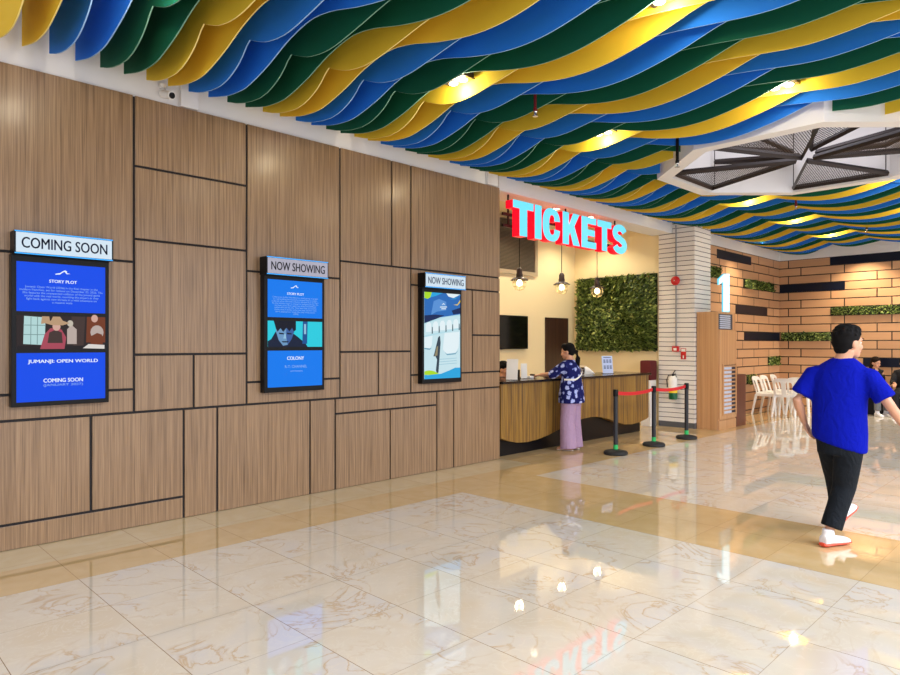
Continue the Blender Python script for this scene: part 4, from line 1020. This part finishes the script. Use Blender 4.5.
# --- clerk seated behind counter
def seated(loc, rz, lab, cl, lean=.0, yaw=0):
    TT = [((.0, 0, .42), .17, .14), ((.0, 0, .55), .165, .13), ((lean*.3, 0, .72), .165, .12), ((lean*.6, 0, .86), .175, .12), ((lean*.8, 0, .94), .17, .10), ((lean*.9, 0, .99), .12, .075), ((lean, 0, 1.02), .062, .055)]
    J = dict(torso=TT, neck=(lean, 0, 1.02), head=(lean+.03, 0, 1.135), head_yaw=yaw, head_tilt=.2,
      arm_l=[(lean*.8, .16, .94), (.14, .20, .72), (.34, .12, .70)], arm_r=[(lean*.8, -.16, .94), (.14, -.20, .72), (.34, -.12, .70)], hand_l=((1, 0, -.2), (0, 0, -1), .4), hand_r=((1, 0, -.2), (0, 0, -1), .4),
      hips=[((.0, 0, .46), .155, .12), ((0, 0, .52), .16, .125), ((0, 0, .58), .15, .12)],
      leg_l=[(.05, .09, .53), (.43, .10, .50), (.42, .10, .09)], leg_r=[(.05, -.09, .53), (.43, -.10, .50), (.44, -.10, .09)], toe_l=(.05, 0), toe_r=(-.05, 0))
    return person('person', loc, rz, lab, J, cl)
CL = dict(top=M['black_cloth'], bottom=M['grey_cloth'], shoe=M['shoe_white'], sole=M['off_white'], leg_r=[.08, .085, .078, .072, .066, .064], cuff=.92, sleeve=1.6, sleeve_r=(.06, .058, .05), foot=.25, head=.97, vox=.008)
p, body, Mx, *_ = seated((8.0, 6.98, 0), math.radians(-60), 'seated clerk in black behind the counter, half hidden by the wood wall', CL, .06, -.3)
short_hair(p, Mx, M['hair'], 5)
r = empty('office_stool', (8.0, 7.0, 0), 0, 'black stool under the clerk behind the counter', 'stool')
b = MB(); b.lathe(0, 0, [(.17, .37), (.19, .385), (.18, .415), (.1, .42)]); b.build('seat', M['black_cloth'], r, smooth=True)
b = MB(); b.cyl(0, 0, .03, .38, .03); b.build('column', M['steel'], r); b = MB(); b.lathe(0, 0, [(.2, 0), (.2, .02), (.05, .04)]); b.build('base', M['black'], r)
p, body, Mx, *_ = seated((16.70, 3.80, .0), math.radians(-135), 'person in black top and grey trousers seated on the wall bench behind the man', CL, .20, .2)
b = MB()
for c, r_ in [((-.024, 0, .045), (.104, .088, .096)), ((-.05, 0, -.02), (.075, .085, .10)), ((-.06, 0, -.12), (.06, .09, .12))]: b.ball(c, r_, Mx, 3)
o = b.build('hair', M['hair_brown'], p); remesh(o, .008, 3)
p, body, Mx, *_ = seated((16.70, 3.14, .0), math.radians(-178), 'person in dark clothes seated on the wall bench at the right edge', dict(CL, bottom=M['black_cloth']), .06, .5)
short_hair(p, Mx, M['hair'], 9)

# ------------------------------------------------------------------ light
w = bpy.data.worlds.new('world'); SC.world = w; w.use_nodes = True
bg = w.node_tree.nodes['Background']; bg.inputs[0].default_value = (.84, .89, 1.0, 1); bg.inputs[1].default_value = 1.3
def area(loc, size, e, col, tgt):
    L = bpy.data.lights.new('hall_fill', 'AREA'); L.shape = 'RECTANGLE'; L.size, L.size_y = size; L.energy = e; L.color = col
    o = bpy.data.objects.new('hall_fill', L); COL.objects.link(o); o.location = loc
    o.rotation_euler = (Vector(tgt)-Vector(loc)).to_track_quat('-Z', 'Y').to_euler(); return o
area((4, -8, 7.5), (16, 5), 2300, (.97, .98, 1), (6, 3, 0))      # unseen area fill added behind the viewer to brighten the hall
lamp('coffer_fill', 'AREA', (OC.x, OC.y, 4.9), 26, (.86, .88, 1), size=1.6)  # fill with no fixture, added to brighten the inside of the coffer
# wall washers above the far corner
for x, y, e in ((15.9, 5.5, 45), (16.55, 3.95, 200), (16.55, 2.5, 170), (14.2, 5.2, 110)):
    lamp('wall_washer', 'SPOT', (x, y, 3.72), e, (1, .84, .58), .03, spot_size=2.1 if e > 60 else .42, spot_blend=.8)
for x in (7.6, 9.2, 10.8): lamp('booth_fill', 'SPOT', (x, 7.2, 3.9), 70, (1, .88, .66), .06, spot_size=2.3, spot_blend=.6)  # added fill spots without fixtures, brightening the booth from under its ceiling

# ------------------------------------------------------------------ camera
cam = bpy.data.cameras.new('camera'); cam.sensor_width = 36; cam.lens = 36*658/900; cam.shift_y = 6.5/900; cam.clip_start = .05
co = bpy.data.objects.new('camera', cam); COL.objects.link(co); co.location = (0, 0, 1.54)
co.rotation_euler = (PI/2, 0, -math.atan2(.703, .711)); SC.camera = co
SC.view_settings.view_transform = 'Standard'; SC.view_settings.look = 'None'; SC.view_settings.gamma = 1; SC.view_settings.use_curve_mapping = False
SC.view_settings.exposure = 0.3
